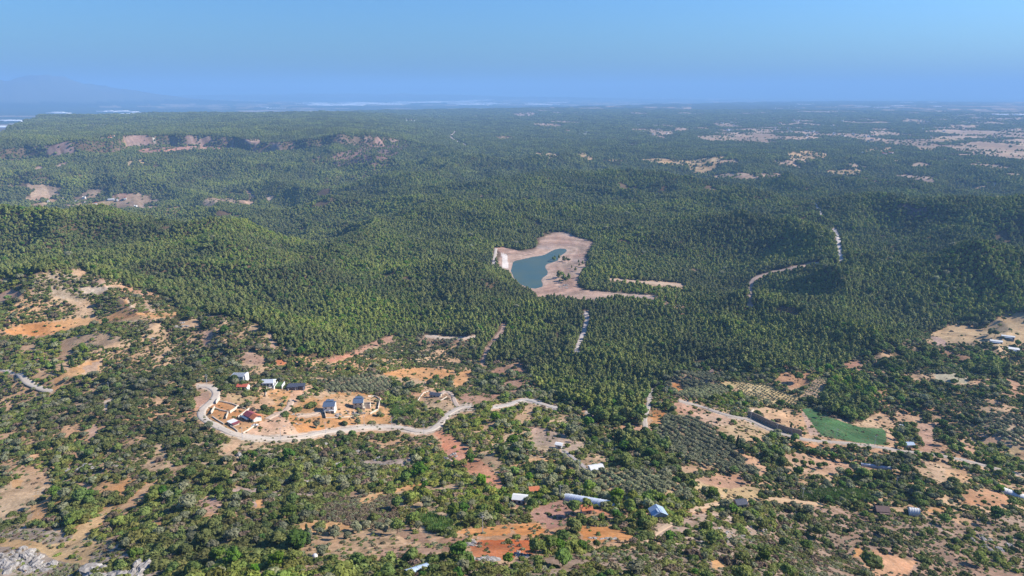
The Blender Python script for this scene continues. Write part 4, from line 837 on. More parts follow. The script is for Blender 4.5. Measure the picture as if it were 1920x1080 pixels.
# reeds: upright fans of blades
def reed_mesh(seed):
    rr = np.random.default_rng(seed); V, F = [], []
    for i in range(42):
        a = rr.uniform(0, 6.28); d = .75 * math.sqrt(rr.random()); x, y = math.cos(a) * d, math.sin(a) * d; h = rr.uniform(1.4, 2.7); wv2 = rr.uniform(.07, .14); b_ = rr.uniform(0, 6.28); lx, ly = rr.normal(0, .4, 2)
        k = len(V); c, s = math.cos(b_) * wv2, math.sin(b_) * wv2
        V += [(x - c, y - s, 0), (x + c, y + s, 0), (x + lx * .5 + c, y + ly * .5 + s, h * .7), (x + lx * .5 - c, y + ly * .5 - s, h * .7), (x + lx * 1.3, y + ly * 1.3, h * .92)]
        F += [(k, k + 1, k + 2, k + 3), (k + 3, k + 2, k + 4)]
    me = bpy.data.meshes.new('reed_mass'); me.from_pydata(V, [], F); me.materials.append(M_REED); me.update(); return {'both': me}
P_REED = [reed_mesh(230 + i) for i in range(3)]

def mass(name, rows, protos, kind='stuff'):
    """all the plants too many to count, instanced on points of one object"""
    me = bpy.data.meshes.new(name); n = len(rows); me.vertices.add(n); me.vertices.foreach_set('co', rows[:, :3].astype(np.float32).reshape(-1))
    for nm, col_ in (('sc', 3), ('rz', 5), ('tall', 6)):
        a = me.attributes.new(nm, 'FLOAT', 'POINT'); a.data.foreach_set('value', rows[:, col_].astype(np.float32))
    a = me.attributes.new('vi', 'INT', 'POINT'); a.data.foreach_set('value', rows[:, 4].astype(np.int32)); me.update()
    o = link(bpy.data.objects.new(name, me)); ng = bpy.data.node_groups.new(name, 'GeometryNodeTree')
    ng.interface.new_socket('Geometry', in_out='INPUT', socket_type='NodeSocketGeometry'); ng.interface.new_socket('Geometry', in_out='OUTPUT', socket_type='NodeSocketGeometry')
    gi = ng.nodes.new('NodeGroupInput'); go = ng.nodes.new('NodeGroupOutput'); ip = ng.nodes.new('GeometryNodeInstanceOnPoints'); jn = ng.nodes.new('GeometryNodeGeometryToInstance')
    ng.links.new(gi.outputs[0], ip.inputs['Points'])
    for p in reversed(protos):
        po = bpy.data.objects.new(name + '_pattern', p['both']); oi = ng.nodes.new('GeometryNodeObjectInfo'); oi.transform_space = 'ORIGINAL'; oi.inputs['Object'].default_value = po; oi.inputs['As Instance'].default_value = True
        ng.links.new(oi.outputs['Geometry'], jn.inputs[0])
    def att_(nm, ty='FLOAT'):
        a = ng.nodes.new('GeometryNodeInputNamedAttribute'); a.data_type = ty; a.inputs['Name'].default_value = nm; return a.outputs['Attribute']
    jg = ng.nodes.new('GeometryNodeJoinGeometry')
    for l in list(jn.inputs[0].links): ng.links.new(l.from_socket, jg.inputs[0])
    ng.nodes.remove(jn); ng.links.new(jg.outputs[0], ip.inputs['Instance'])
    ip.inputs['Pick Instance'].default_value = True; ng.links.new(att_('vi', 'INT'), ip.inputs['Instance Index'])
    cr = ng.nodes.new('ShaderNodeCombineXYZ'); ng.links.new(att_('rz'), cr.inputs[2]); er = ng.nodes.new('FunctionNodeEulerToRotation'); ng.links.new(cr.outputs[0], er.inputs[0]); ng.links.new(er.outputs[0], ip.inputs['Rotation'])
    cs_ = ng.nodes.new('ShaderNodeCombineXYZ'); mz = ng.nodes.new('ShaderNodeMath'); mz.operation = 'MULTIPLY'; s1 = att_('sc'); ng.links.new(s1, cs_.inputs[0]); ng.links.new(s1, cs_.inputs[1]); ng.links.new(s1, mz.inputs[0]); ng.links.new(att_('tall'), mz.inputs[1]); ng.links.new(mz.outputs[0], cs_.inputs[2]); ng.links.new(cs_.outputs[0], ip.inputs['Scale'])
    ng.links.new(ip.outputs[0], go.inputs[0]); md = o.modifiers.new('scatter', 'NODES'); md.node_group = ng; tag(o, kind=kind); return o

def split_nearest(rows, nmax, hgt):
    """the plants that show largest in view, and the rest"""
    x, y, z, s = rows[:, 0], rows[:, 1], rows[:, 2] + hgt * rows[:, 3] * .5, rows[:, 3]
    u, v = project(x, y, z); d = np.sqrt(x * x + y * y + (z - CZ) ** 2)
    inside = (u > 4) & (u < 1916) & (v > 20) & (v < 1074); sz = np.where(inside, s / d, -1)
    k = np.argsort(-sz)[:nmax]; m = np.zeros(len(rows), bool); m[k] = True; return rows[m], rows[~m], (u[m], v[m])
KINDS = {'pine': (P_PINE + P_PINEF, 'pine_tree', 'tree', 260, 9), 'broad': (P_BROAD, 'oak_tree', 'tree', 240, 6), 'olive': (P_OLIVE, 'olive_tree', 'tree', 240, 3), 'shrub': (P_SHRUB, 'shrub', 'shrub', 290, 1.2), 'cyp': (P_CYP, 'cypress_tree', 'tree', 99, 9)}
LAB = {'pine': ('green pine tree', 'pine trees'), 'broad': ('round green tree', 'round evergreen trees'), 'olive': ('grey green olive tree', 'olive trees'),
       'shrub': ('low green shrub', 'shrubs'), 'cyp': ('slim dark cypress', 'slim cypress trees')}
MASSN = {'pine': 'pine_forest', 'broad': 'evergreen_woodland', 'olive': 'olive_grove_foliage', 'shrub': 'maquis_scrub', 'cyp': 'cypress_belt'}
for kd, (protos, nm, cat, nmax, hg) in KINDS.items():
    rows = np.concatenate(LIST[kd]); near_, rest, (uu, vv) = split_nearest(rows, nmax, hg)
    for (x, y, z, s, vi, rz, tl), u_, v_ in zip(near_, uu, vv):
        p = protos[int(vi) % len(protos)]; lab, grp = LAB[kd]
        if kd == 'pine' and 'crown' not in p: p = protos[int(vi) % 6]
        if kd == 'broad' and int(vi) == 4: lab, grp = 'bright green round tree', 'bright green trees'
        if kd == 'shrub' and int(vi) == 8: lab, grp = 'dry brown shrub', 'dry brown shrubs'
        if s > {'broad': 1.0, 'shrub': 1.75, 'olive': 1.15, 'pine': 1.25}.get(kd, 9): lab = 'large ' + lab.replace('low ', '')
        mk = mark(u_, v_); lab += ' ' + mk; grp += ' ' + mk
        if 'crown' in p:
            t = empty(nm, (x, y, z), rz); t.scale = (s, s, s * tl)
            for pn in ('trunk', 'crown'): c = link(bpy.data.objects.new(pn, p[pn])); c.parent = t
        else: t = link(bpy.data.objects.new(nm, p['both'])); t.location = (x, y, z); t.rotation_euler = (0, 0, rz); t.scale = (s, s, s * tl)
        tag(t, lab, cat, grp)
    if len(rest): mass(MASSN[kd], rest, protos)
    print(kd, len(near_), len(rest))
mass('undergrowth', np.concatenate(LIST['small']), P_SMALL); mass('reed_bed_foliage', np.concatenate(LIST['reed']), P_REED)
# ---------------------------------------------------------------- buildings, walls, poles, rocks
M_WHITE = plain('white_render', (.74, .72, .68), .8, .06); M_CREAM = plain('cream_render', (.62, .54, .42), .85, .1); M_CONC = plain('bare_concrete', (.46, .42, .37), .9, .15)
M_RED = plain('red_tiles', (.52, .12, .07), .8, .2, 1.5); M_ORT = plain('orange_tiles', (.62, .20, .09), .8, .2, 1.5); M_MAROON = plain('maroon_tiles', (.28, .07, .08), .8, .2, 1.5)
M_BLUE = plain('blue_grey_sheet', (.10, .135, .20), .5, .12, .8, .4); M_LBLUE = plain('pale_blue_sheet', (.36, .45, .56), .45, .1, .8, .4); M_DARK = plain('dark_slate', (.075, .08, .105), .6, .2, .8)
M_BROWN = plain('brown_tiles', (.20, .13, .11), .85, .2, 1.5); M_GLASS = plain('window_glass', (.02, .025, .035), .15, .05, 1, .6); M_FRAME = plain('window_frame', (.55, .55, .53), .6, .05)
M_STONE = plain('stone_wall', (.34, .27, .20), .95, .3, .9); M_PALEW = plain('pale_wall', (.66, .58, .47), .9, .15, .8); M_SOLAR = plain('solar_glass', (.015, .02, .05), .2, .05, 1, .6); M_PLASTIC = plain('greenhouse_film', (.66, .69, .74), .35, .12, .35, .4)
M_FILM = plain('white_film', (1.05, 1.05, 1.05), .5, .04)
M_METAL = plain('light_metal', (.55, .57, .60), .4, .08, 1, .5); M_LAWN = plain('lawn', (.10, .17, .05), .95, .2); M_WOOD = plain('pole_wood', (.30, .26, .22), .9, .2); M_ROCK, n, b = new_mat('limestone', .95, .1)
ge = n.nodes.new('ShaderNodeNewGeometry'); r1_ = noise(n, .5, 6, .7, ge.outputs['Position'], .5); n.links.new(mixc(n, rng_(n, r1_.outputs[0], .35, .65, 0, 1), (.17, .145, .12), (.38, .35, .32)), b.inputs['Base Color'])
bp = n.nodes.new('ShaderNodeBump'); bp.inputs['Strength'].default_value = .7; bp.inputs['Distance'].default_value = .4; n.links.new(r1_.outputs[0], bp.inputs['Height']); n.links.new(bp.outputs[0], b.inputs['Normal'])

def box(V, F, x0, x1, y0, y1, z0, z1):
    k = len(V); V += [(x0, y0, z0), (x1, y0, z0), (x1, y1, z0), (x0, y1, z0), (x0, y0, z1), (x1, y0, z1), (x1, y1, z1), (x0, y1, z1)]
    F += [(k, k + 3, k + 2, k + 1), (k + 4, k + 5, k + 6, k + 7), (k, k + 1, k + 5, k + 4), (k + 1, k + 2, k + 6, k + 5), (k + 2, k + 3, k + 7, k + 6), (k + 3, k, k + 4, k + 7)]
def part(name, mat, parent, *boxes, loc=(0, 0, 0), rot=(0, 0, 0)):
    V, F = [], []
    for b_ in boxes: box(V, F, *b_)
    o = mesh_obj(name, V, F, mat, parent); o.location = loc; o.rotation_euler = rot; return o
def windows(root, w, d, fl, n, h0=1.0, wh=1.2, ww=1.1, x0=0, y0=0, side=True):
    """each window its own part with a frame around the pane; front wall, and the right end wall"""
    for f in range(fl):
        z = h0 + f * 3.0
        for i in range(n):
            x = x0 - w / 2 + w * (i + .5) / n
            o = part('window', M_GLASS, root, (x - ww / 2, x + ww / 2, y0 - d / 2 - .05, y0 - d / 2 - .012, z, z + wh))
            part('frame', M_FRAME, o, (x - ww / 2 - .1, x - ww / 2 - .004, y0 - d / 2 - .09, y0 - d / 2 - .014, z, z + wh), (x + ww / 2 + .004, x + ww / 2 + .1, y0 - d / 2 - .09, y0 - d / 2 - .014, z, z + wh), (x - ww / 2 - .1, x + ww / 2 + .1, y0 - d / 2 - .09, y0 - d / 2 - .014, z + wh + .004, z + wh + .1))
        if side:
            part('window', M_GLASS, root, (x0 + w / 2 + .012, x0 + w / 2 + .05, y0 - .6, y0 + .6, z, z + wh))
def gable(name, mat, root, w, d, h, rise, ov=.5, axis='x', x0=0, y0=0, th=.18):
    """two slopes with thickness; the ridge runs along x or y"""
    a, b_ = (w / 2 + ov, d / 2 + ov) if axis == 'x' else (d / 2 + ov, w / 2 + ov)
    dz = rise * (ov / (b_ - ov)); P = [(-a, -b_, h - dz), (a, -b_, h - dz), (a, 0, h + rise), (-a, 0, h + rise), (a, b_, h - dz), (-a, b_, h - dz)]
    V = [(x, y, z + .02) for x, y, z in P] + [(x, y, z + .02 + th) for x, y, z in P]
    F = [(0, 3, 2, 1), (3, 5, 4, 2), (6, 7, 8, 9), (9, 8, 10, 11), (0, 1, 7, 6), (4, 5, 11, 10), (1, 2, 8, 7), (2, 4, 10, 8), (3, 0, 6, 9), (5, 3, 9, 11)]
    if axis == 'y': V = [(-y, x, z) for x, y, z in V]
    return mesh_obj(name, [(x + x0, y + y0, z) for x, y, z in V], F, mat, root)
def gable_wall(V, F, w, d, h, rise, axis='x', x0=0, y0=0):
    box(V, F, x0 - w / 2, x0 + w / 2, y0 - d / 2, y0 + d / 2, -3, h)
    for s in (-1, 1):
        k = len(V)
        if axis == 'x': V += [(x0 + s * w / 2, y0 - d / 2, h), (x0 + s * w / 2, y0 + d / 2, h), (x0 + s * w / 2, y0, h + rise)]
        else: V += [(x0 - w / 2, y0 + s * d / 2, h), (x0 + w / 2, y0 + s * d / 2, h), (x0, y0 + s * d / 2, h + rise)]
        F.append((k, k + 1, k + 2))
def place(name, u, v, rz, label, cat, group=None, dz=0):
    x, y, z = hit(u, v); r = empty(name, (x, y, z + dz), R(rz)); tag(r, label, cat, group); return r
def house(u, v, rz, w, d, fl, rise, wallm, roofm, label, nwin=2, axis='x', name='house', cat='house', door=True, ov=.5):
    r = place(name, u, v, rz, label, cat); h = 3.0 * fl; V, F = [], []; gable_wall(V, F, w, d, h, rise, axis); mesh_obj('wall', V, F, wallm, r)
    if rise > 0: gable('roof', roofm, r, w, d, h, rise, ov, axis)
    else: part('roof', roofm, r, (-w / 2 - ov, w / 2 + ov, -d / 2 - ov, d / 2 + ov, h + .01, h + .26))
    windows(r, w, d, fl, nwin)
    if door: part('door', M_DARK, r, (w / 2 - 1.5, w / 2 - .6, -d / 2 - .06, -d / 2 - .013, 0, 2.1))
    return r

# the two blue roofed houses under construction
h = house(619, 771, 4, 8.0, 9.0, 2, 1.3, M_WHITE, M_BLUE, 'two storey white house with blue grey roof, the left of two alike on orange earth', 2)
part('upper_roof', M_BLUE, h, (-3.2, 2.6, .6, 4.2, 7.5, 7.8)); part('balcony', M_WHITE, h, (-4.0, 4.0, -5.6, -4.55, 2.75, 2.95), (-4.0, -3.8, -5.6, -5.4, -2, 2.74), (3.8, 4.0, -5.6, -5.4, -2, 2.74))
h = house(673, 764, 6, 7.2, 9.0, 2, 1.3, M_CREAM, M_BLUE, 'unfinished beige house under a blue grey roof, right of the white one', 2)
part('upper_roof', M_BLUE, h, (-2.6, 2.6, .4, 4.2, 7.5, 7.8)); part('annex', M_PALEW, h, (3.62, 8.8, -1.5, -1.2, -1, 2.6), (8.5, 8.8, -1.19, 3.2, -1, 2.6), (3.62, 8.8, 3.21, 3.5, -1, 2.6), (3.62, 5.0, -4.0, -1.51, -1, 1.4))
# the white villa with terrace and lawn
h = place('villa', 502, 722, 2, 'white villa with pale grey hipped roof, terrace and small lawn deck above the bushes', 'villa')
V, F = [], []; gable_wall(V, F, 11, 7, 3.4, .0); mesh_obj('wall', V, F, M_WHITE, h)
V = [(-6.2, -4.2, 3.42), (6.2, -4.2, 3.42), (6.2, 4.2, 3.42), (-6.2, 4.2, 3.42), (-4.2, .4, 4.9), (4.6, .4, 4.9)]; mesh_obj('roof', V, [(0, 1, 5, 4), (1, 2, 5), (2, 3, 4, 5), (3, 0, 4), (0, 3, 2, 1)], M_METAL, h)
windows(h, 11, 7, 1, 4, .9, 1.5, 1.4); part('terrace', M_PALEW, h, (-10.5, 7, -7.4, -3.62, -3.5, -.1), (-10.5, 7, -7.7, -7.41, -3.5, .8)); part('side_wall', M_WHITE, h, (6.9, 7.2, -7.39, 3.5, -3, 1.6), (12.5, 12.8, -5, 3.5, -3, 1.6)); part('lawn_deck', M_LAWN, h, (7.22, 12.48, -5, 3.5, -3, .9))
part('garage', M_PALEW, h, (-16, -10.6, -6.5, -2, -3, 1.2)); part('parapet', M_WHITE, h, (-16.2, -16.01, -7, -2, -3, 2.1), (-16.2, -10.6, -7.3, -7.01, -3, 1.4))
# house with openwork roof, and red roofed block in front
h = place('house', 449, 715, 0, 'two storey white house with openwork dark roof at the end of the row', 'house'); part('wall', M_WHITE, h, (-5, 5, -4, 4, -3, 5.6)); windows(h, 10, 8, 2, 3, .8)
part('side_wing', M_WHITE, h, (5.01, 6.4, -3, 4.2, -3, 6.4)); part('roof', M_METAL, h, *[(-5.4, 5.0, -4.2 + 1.7 * i, -3.4 + 1.7 * i, 5.9, 6.1) for i in range(5)], (-5.4, -5.1, -4.2, 4.2, 5.62, 5.89)); part('roof_deck', M_DARK, h, (-4.9, 4.9, -3.9, 3.9, 5.61, 5.7))
h = house(456, 729, 0, 7.5, 5.5, 1, 1.0, M_PALEW, M_RED, 'small annex with bright red roof below the openwork roofed white house', 2); part('outside_stair', M_WHITE, h, (-.4, .8, -7.5, -3, -4, -.6), (3.9, 4.8, -4, 2, -3, 2.4))
# dark modern house
h = place('house', 556, 729, 5, 'low dark grey modern house with flat roofs beside the dirt drive', 'house'); part('wall', M_DARK, h, (-6.5, 1.5, -3.5, 3.5, -3, 3.0), (1.51, 6.2, -2.0, 3.5, -3, 2.6)); part('roof', M_DARK, h, (-7, 2, -4, 4, 3.02, 3.3), (2.01, 6.8, -2.4, 4, 2.9, 3.15))
part('pillar', M_METAL, h, (-.2, .2, -4, -3.6, -1, 3.0), (5.9, 6.2, -3.4, -3.1, -1, 2.88)); windows(h, 8, 7, 1, 3, .4, 1.9, 1.6, x0=-2.5, side=False); part('door', M_GLASS, h, (2.4, 5.4, -2.06, -2.012, 0, 2.2))
# red roofed house with blue porch
h = place('house', 474, 786, -38, 'red roofed house with maroon wing and blue porch beside the curving road', 'house'); V, F = [], []; gable_wall(V, F, 12, 6, 3.0, 1.4); mesh_obj('wall', V, F, M_WHITE, h)
gable('roof', M_MAROON, h, 7.6, 6, 3.0, 1.4, .4, x0=-2.6); gable('upper_roof', M_ORT, h, 4.6, 6.6, 3.25, 1.7, .4, x0=4.3); part('porch', M_BLUE, h, (-6.6, 1.8, -5.6, -3.3, 2.3, 2.5), (-6.5, -6.3, -5.5, -5.3, -1, 2.29), (1.5, 1.7, -5.5, -5.3, -1, 2.29)); windows(h, 10, 6, 1, 4)
h = place('shed', 438, 796, -38, 'white flat roofed shed with a maroon tiled end close to the road bend', 'shed'); part('wall', M_PALEW, h, (-3.4, 3.4, -2.2, 2.2, -2, 2.1)); part('roof', M_WHITE, h, (-4.0, 2.0, -2.6, 2.6, 2.12, 2.3)); part('tiled_roof', M_MAROON, h, (2.01, 4.6, -2.6, 2.6, 2.14, 2.5)); part('door', M_DARK, h, (-.6, .6, -2.26, -2.21, 0, 2))
# hut on the upper plot, white houses and huts of the valley
h = place('house', 817, 744, -14, 'long low house with dark sheet roof on its own fenced plot', 'house'); part('wall', M_CREAM, h, (-4.6, 4.6, -2.6, 2.6, -2, 2.6)); gable('roof', M_DARK, h, 9.2, 5.2, 2.6, 1.0); windows(h, 9.2, 5.2, 1, 3, .8)
h = house(1117, 884, 16, 7.6, 5.0, 1, 1.0, M_WHITE, M_WHITE, 'small white house with dark solar panels at the end of the grey path', 4); part('solar_panel', M_SOLAR, h, (-2.8, 2.0, -1.5, -.2, .0, .06), loc=(0, 0, 3.72), rot=(R(22), 0, 0))
house(1048, 840, -20, 4.0, 3.0, 1, .5, M_WHITE, M_WHITE, 'tiny white hut at the start of the thin grey path', 1, cat='hut', name='hut')
h = house(975, 942, -10, 6.5, 4.5, 1, .9, M_WHITE, M_WHITE, 'white house with blue striped roof above the brown yard', 3); part('roof_strip', M_SOLAR, h, (-2.6, 2.6, -1.9, -.9, 0, .06), loc=(0, 0, 3.55), rot=(R(18), 0, 0))
house(1001, 926, 10, 4.6, 4.0, 1, 1.2, M_CREAM, M_ORT, 'little house with orange tiled roof behind the brown yard', 1, cat='hut', name='hut')
house(1099, 962, 10, 4.4, 3.6, 1, 1.4, M_CREAM, M_ORT, 'hut with orange red tiles half hidden among trees below the greenhouse', 1, cat='hut', name='hut')
h = house(1233, 970, 10, 6.4, 5.6, 1, 1.7, M_LBLUE, M_LBLUE, 'small house with pale blue gabled roof and blue walls among round trees', 2, 'y'); part('dormer', M_LBLUE, h, (-1.2, 1.0, -2.6, .2, 3.6, 4.7))
house(1387, 950, 12, 5.6, 4.6, 1, 1.1, M_STONE, M_DARK, 'grey weathered hut beside the tan track', 1, cat='hut', name='hut')
h = house(1652, 962, -8, 6.8, 5.6, 1, 1.7, M_BROWN, M_BROWN, 'brown tiled cottage with open porch beside the white tunnel shed', 2); part('porch', M_BROWN, h, (-2.4, 3.0, -4.8, -3.35, 2.3, 2.5), (-2.3, -2.1, -4.7, -4.5, -2, 2.29), (2.7, 2.9, -4.7, -4.5, -2, 2.29))
house(1332, 700, 20, 4.5, 4, 1, 1.4, M_WHITE, M_BROWN, 'tiny white cottage at the foot of the pine wood', 1)
h = house(1693, 804, -10, 5.2, 3.6, 1, .5, M_WHITE, M_WHITE, 'white shed above the small vegetable rows', 1, name='shed', cat='shed'); h = house(1704, 838, 5, 5.6, 4.6, 1, .9, M_PALEW, M_LBLUE, 'pale blue roofed hut below the small vegetable rows', 1, name='hut', cat='hut')
for u_, v_, rz_, w_, d_, m_, l_ in ((1867, 643, -25, 13, 6, M_WHITE, 'white roofed farm building with dark front, lowest left in the dry clearing'), (1889, 634, -25, 14, 5, M_WHITE, 'narrow farm shed with white eaves, highest in the dry clearing'), (1896, 657, -25, 15, 8, M_WHITE, 'wide farm building with broken white roof at the right edge of the clearing')):
    h = house(u_, v_, rz_, w_, d_, 1, .8, M_CONC, m_, l_, 3, name='farm_building', cat='farm building')
    part('lean_to', M_LBLUE, h, (-w_ / 2, w_ * .3, -d_ / 2 - 3, -d_ / 2 - .6, 2.0, 2.2), (-w_ / 2, -w_ / 2 + .3, -d_ / 2 - 3, -d_ / 2 - 2.7, -1, 1.99))
house(209, 375, 10, 22, 12, 1, 2, M_WHITE, M_WHITE, 'white farmhouse among straw fields of the left valley', 3); house(145, 379, 0, 16, 9, 1, 2, M_WHITE, M_WHITE, 'white roofed barn left of the farmhouse in the left valley', 2, name='barn', cat='barn')
house(424, 356, 0, 24, 14, 1, 3, M_WHITE, M_WHITE, 'lone white building in the woods of the left slope', 2)
# tunnels and long sheds
def tunnel(u0, v0, u1, v1, wd, ht, mat, label, name='greenhouse', cat='greenhouse', flat=False, ends=True):
    a, b_ = np.array(hit(u0, v0)), np.array(hit(u1, v1)); c = (a + b_) / 2; L = np.hypot(*(b_ - a)[:2]); an = math.atan2(b_[1] - a[1], b_[0] - a[0]); r = empty(name, (c[0], c[1], min(a[2], b_[2])), an); tag(r, label, cat)
    V, F, S = [], [], 10; nb = max(4, int(L / 3)); sl = (b_[2] - a[2]) / L; z0 = c[2] - min(a[2], b_[2])
    for i in range(nb + 1):
        x = -L / 2 + L * i / nb
        for j in range(S + 1):
            t = math.pi * j / S; V.append((x, -math.cos(t) * wd / 2, z0 + sl * x + ht * (.45 + .55 * math.sin(t)) - (0 if 0 < j < S else 0)))
    base = len(V)
    for i in range(nb + 1):
        x = -L / 2 + L * i / nb; V.append((x, -wd / 2, z0 + sl * x - 1.5)); V.append((x, wd / 2, z0 + sl * x - 1.5))
    for i in range(nb):
        for j in range(S): k = i * (S + 1) + j; F.append((k, k + S + 1, k + S + 2, k + 1))
        F.append((base + 2 * i, base + 2 * i + 2, (i + 1) * (S + 1), i * (S + 1))); F.append((i * (S + 1) + S, (i + 1) * (S + 1) + S, base + 2 * i + 3, base + 2 * i + 1))
    for i in (0, nb): F.append(tuple([base + 2 * i] + [i * (S + 1) + j for j in range(S + 1)] + [base + 2 * i + 1]))
    mesh_obj('cover', V, F, mat, r); V, F = [], []
    for i in range(0, nb + 1):
        x = -L / 2 + L * i / nb
        for j in range(S):
            t0, t1 = math.pi * j / S, math.pi * (j + 1) / S; k = len(V)
            for t in (t0, t1):
                for q in (0, .10): V.append((x - .07, -math.cos(t) * (wd / 2 + q), z0 + sl * x + ht * .45 + (ht * .55 + q) * math.sin(t))); V.append((x + .07, -math.cos(t) * (wd / 2 + q), z0 + sl * x + ht * .45 + (ht * .55 + q) * math.sin(t)))
            F += [(k + 2, k + 3, k + 7, k + 6), (k, k + 2, k + 6, k + 4), (k + 1, k + 5, k + 7, k + 3)]
    mesh_obj('hoops', V, F, M_METAL, r); return r
tunnel(1059, 936, 1157, 953, 5.0, 3.0, M_PLASTIC, 'long white plastic greenhouse across the brown yard')
tunnel(1703, 965, 1722, 967, 5.5, 4.6, M_WHITE, 'short white arched shed beside the brown cottage', 'arched_shed', 'shed')
tunnel(1878, 922, 1935, 942, 6, 3.2, M_WHITE, 'long white roofed shed cut by the right edge', 'poultry_shed', 'shed')
tunnel(762, 1077, 802, 1064, 2.6, 1.6, M_LBLUE, 'pale blue tunnel half hidden by trees at the bottom edge', 'greenhouse', 'greenhouse')
tunnel(1614, 873, 1672, 881, 2.2, 2.2, M_METAL, 'very narrow shed with pale roof edge between tree rows', 'long_shed', 'shed')
# walls
def wall_run(P, ht, th, mat, label, name='boundary_wall', group=None, cap=None):
    W_ = [np.array(hit(u, v)) for u, v in P]; L = np.array([W_[0] * (1 - t) + W_[1] * t for t in np.linspace(0, 1, 8)]) if len(W_) == 2 else smooth_line(W_, 2.5)
    L[:, 2] = ground_z(L[:, 0], L[:, 1]); d = np.gradient(L[:, :2], axis=0); l = np.hypot(d[:, 0], d[:, 1])[:, None]; nn = np.stack([-d[:, 1], d[:, 0]], -1) / l * th / 2
    V, F = [], []
    for p, q in zip(L, nn): V += [(p[0] - q[0], p[1] - q[1], p[2] - 1.5), (p[0] + q[0], p[1] + q[1], p[2] - 1.5), (p[0] + q[0], p[1] + q[1], p[2] + ht), (p[0] - q[0], p[1] - q[1], p[2] + ht)]
    for i in range(len(L) - 1):
        a = 4 * i
        for j in range(4): F.append((a + j, a + (j + 1) % 4, a + 4 + (j + 1) % 4, a + 4 + j))
    F += [(0, 3, 2, 1), (len(V) - 4, len(V) - 3, len(V) - 2, len(V) - 1)]
    o = mesh_obj(name, V, F, mat); tag(o, label, 'wall', group, 'thing'); return o
wall_run([(1402, 780), (1418, 786), (1440, 797), (1462, 806), (1480, 812), (1503, 818)], 4.8, .6, M_STONE, 'long dark stone retaining wall above the grey village road', 'retaining_wall')
wall_run([(1403, 778), (1413, 770)], 1.6, .5, M_PALEW, 'pale end wall closing the left of the stone retaining wall', 'retaining_wall')
for P, hh, l in (([(396, 777), (403, 766)], 2.2, 'cream retaining wall at the left end of the lower house plots'), ([(405, 758), (412, 749)], 2.4, 'cream wall stub at the top left corner of the house plots'), ([(403, 766), (414, 770), (428, 773)], 1.0, 'low stone wall between the two upper left plots'),
                 ([(431, 775), (447, 763)], 1.8, 'cream wall slanting between the two middle plots'), ([(424, 786), (428, 775)], 1.6, 'short white terrace wall in the lowest plot'), ([(412, 753), (435, 758), (447, 763), (460, 767)], .9, 'thin stone wall along the top of the plots'), 
                 ([(447, 785), (460, 775), (468, 769)], 2.0, 'cream wall climbing behind the white shed'), ([(398, 782), (420, 796)], .9, 'low kerb wall along the road below the plots'), ([(432, 800), (446, 810)], .9, 'low kerb wall below the white shed'), ([(456, 813), (470, 804), (478, 798)], .9, 'low pale wall at the right of the red roofed house')):
    wall_run(P, hh, .4, M_PALEW, l)
for P, hh, l in (([(714, 750), (709, 768)], 2.0, 'white wall closing the right side of the building site'), ([(709, 769), (694, 777)], 1.2, 'pale wall at the lower right corner of the building site'), ([(609, 774), (611, 785)], 2.2, 'white wall below the left blue roofed house'), ([(663, 772), (665, 778)], 1.6, 'short wall stub between the two blue roofed houses'),
                 ([(611, 784), (640, 783), (670, 780)], .6, 'low rubble wall along the lower edge of the building site'), ([(690, 744), (702, 744), (713, 750)], 1.2, 'dark topped wall behind the building site'), ([(500, 726), (498, 742)], 1.0, 'white wall along the path below the villa'), ([(535, 720), (541, 733)], 1.2, 'white wall right of the villa drive'),
                 ([(783, 752), (800, 735), (815, 737)], .9, 'thin wall around the left of the dark roofed house'), ([(838, 745), (826, 752)], 1.0, 'pale wall right of the dark roofed house'), ([(525, 1045), (548, 1030)], 1.0, 'pale terrace wall near the bottom edge'), ([(1465, 850), (1490, 838)], .9, 'pale wall at the estate entrance')):
    wall_run(P, hh, .35, M_PALEW, l)
# concrete water channel and pool
h = place('water_tank', 591, 1046, 20, 'small round white water tank near the bottom edge', 'water tank'); V, F = [], []; blob(V, F, (0, 0, .7), (1.1, 1.1, 1.1), np.random.default_rng(4), 12, 6, 0); mesh_obj('tank', V, F, M_WHITE, h, smooth=True); part('pipe', M_WHITE, h, (.3, 3.0, -.1, .1, .2, .4))

# a parked car beside the red roofed house
h = place('parked_car', 478, 799, 15, 'white parked car in the yard beside the red roofed house', 'car')
prof = [(-2.1, .35), (-2.1, .8), (-1.3, .92), (-.8, 1.42), (.7, 1.42), (1.3, .95), (2.05, .8), (2.1, .35)]
V = [(x, s * (.85 if z < 1 else .68), z) for s in (-1, 1) for x, z in prof]; K = len(prof); F = [tuple(range(K)), tuple(range(2 * K - 1, K - 1, -1))] + [(i, K + i, K + (i + 1) % K, (i + 1) % K) for i in range(K)]
mesh_obj('body', V, F, M_WHITE, h); part('windscreen', M_GLASS, h, (.72, .76, -.6, .6, 0, .6), loc=(.35, 0, .93), rot=(0, R(-35), 0)); part('side_window', M_GLASS, h, (-.8, .7, -.80, -.77, .98, 1.3))
for x in (-1.3, 1.3):
    for s in (-1, 1):
        V, F = [], [];
        for q in (-.1, .1): V += [(x + .33 * math.cos(6.2832 * j / 12), s * .82 + q, .33 + .33 * math.sin(6.2832 * j / 12)) for j in range(12)]
        F = [tuple(range(12)), tuple(range(23, 11, -1))] + [(j, 12 + j, 12 + (j + 1) % 12, (j + 1) % 12) for j in range(12)]; mesh_obj('wheel', V, F, M_DARK, h)
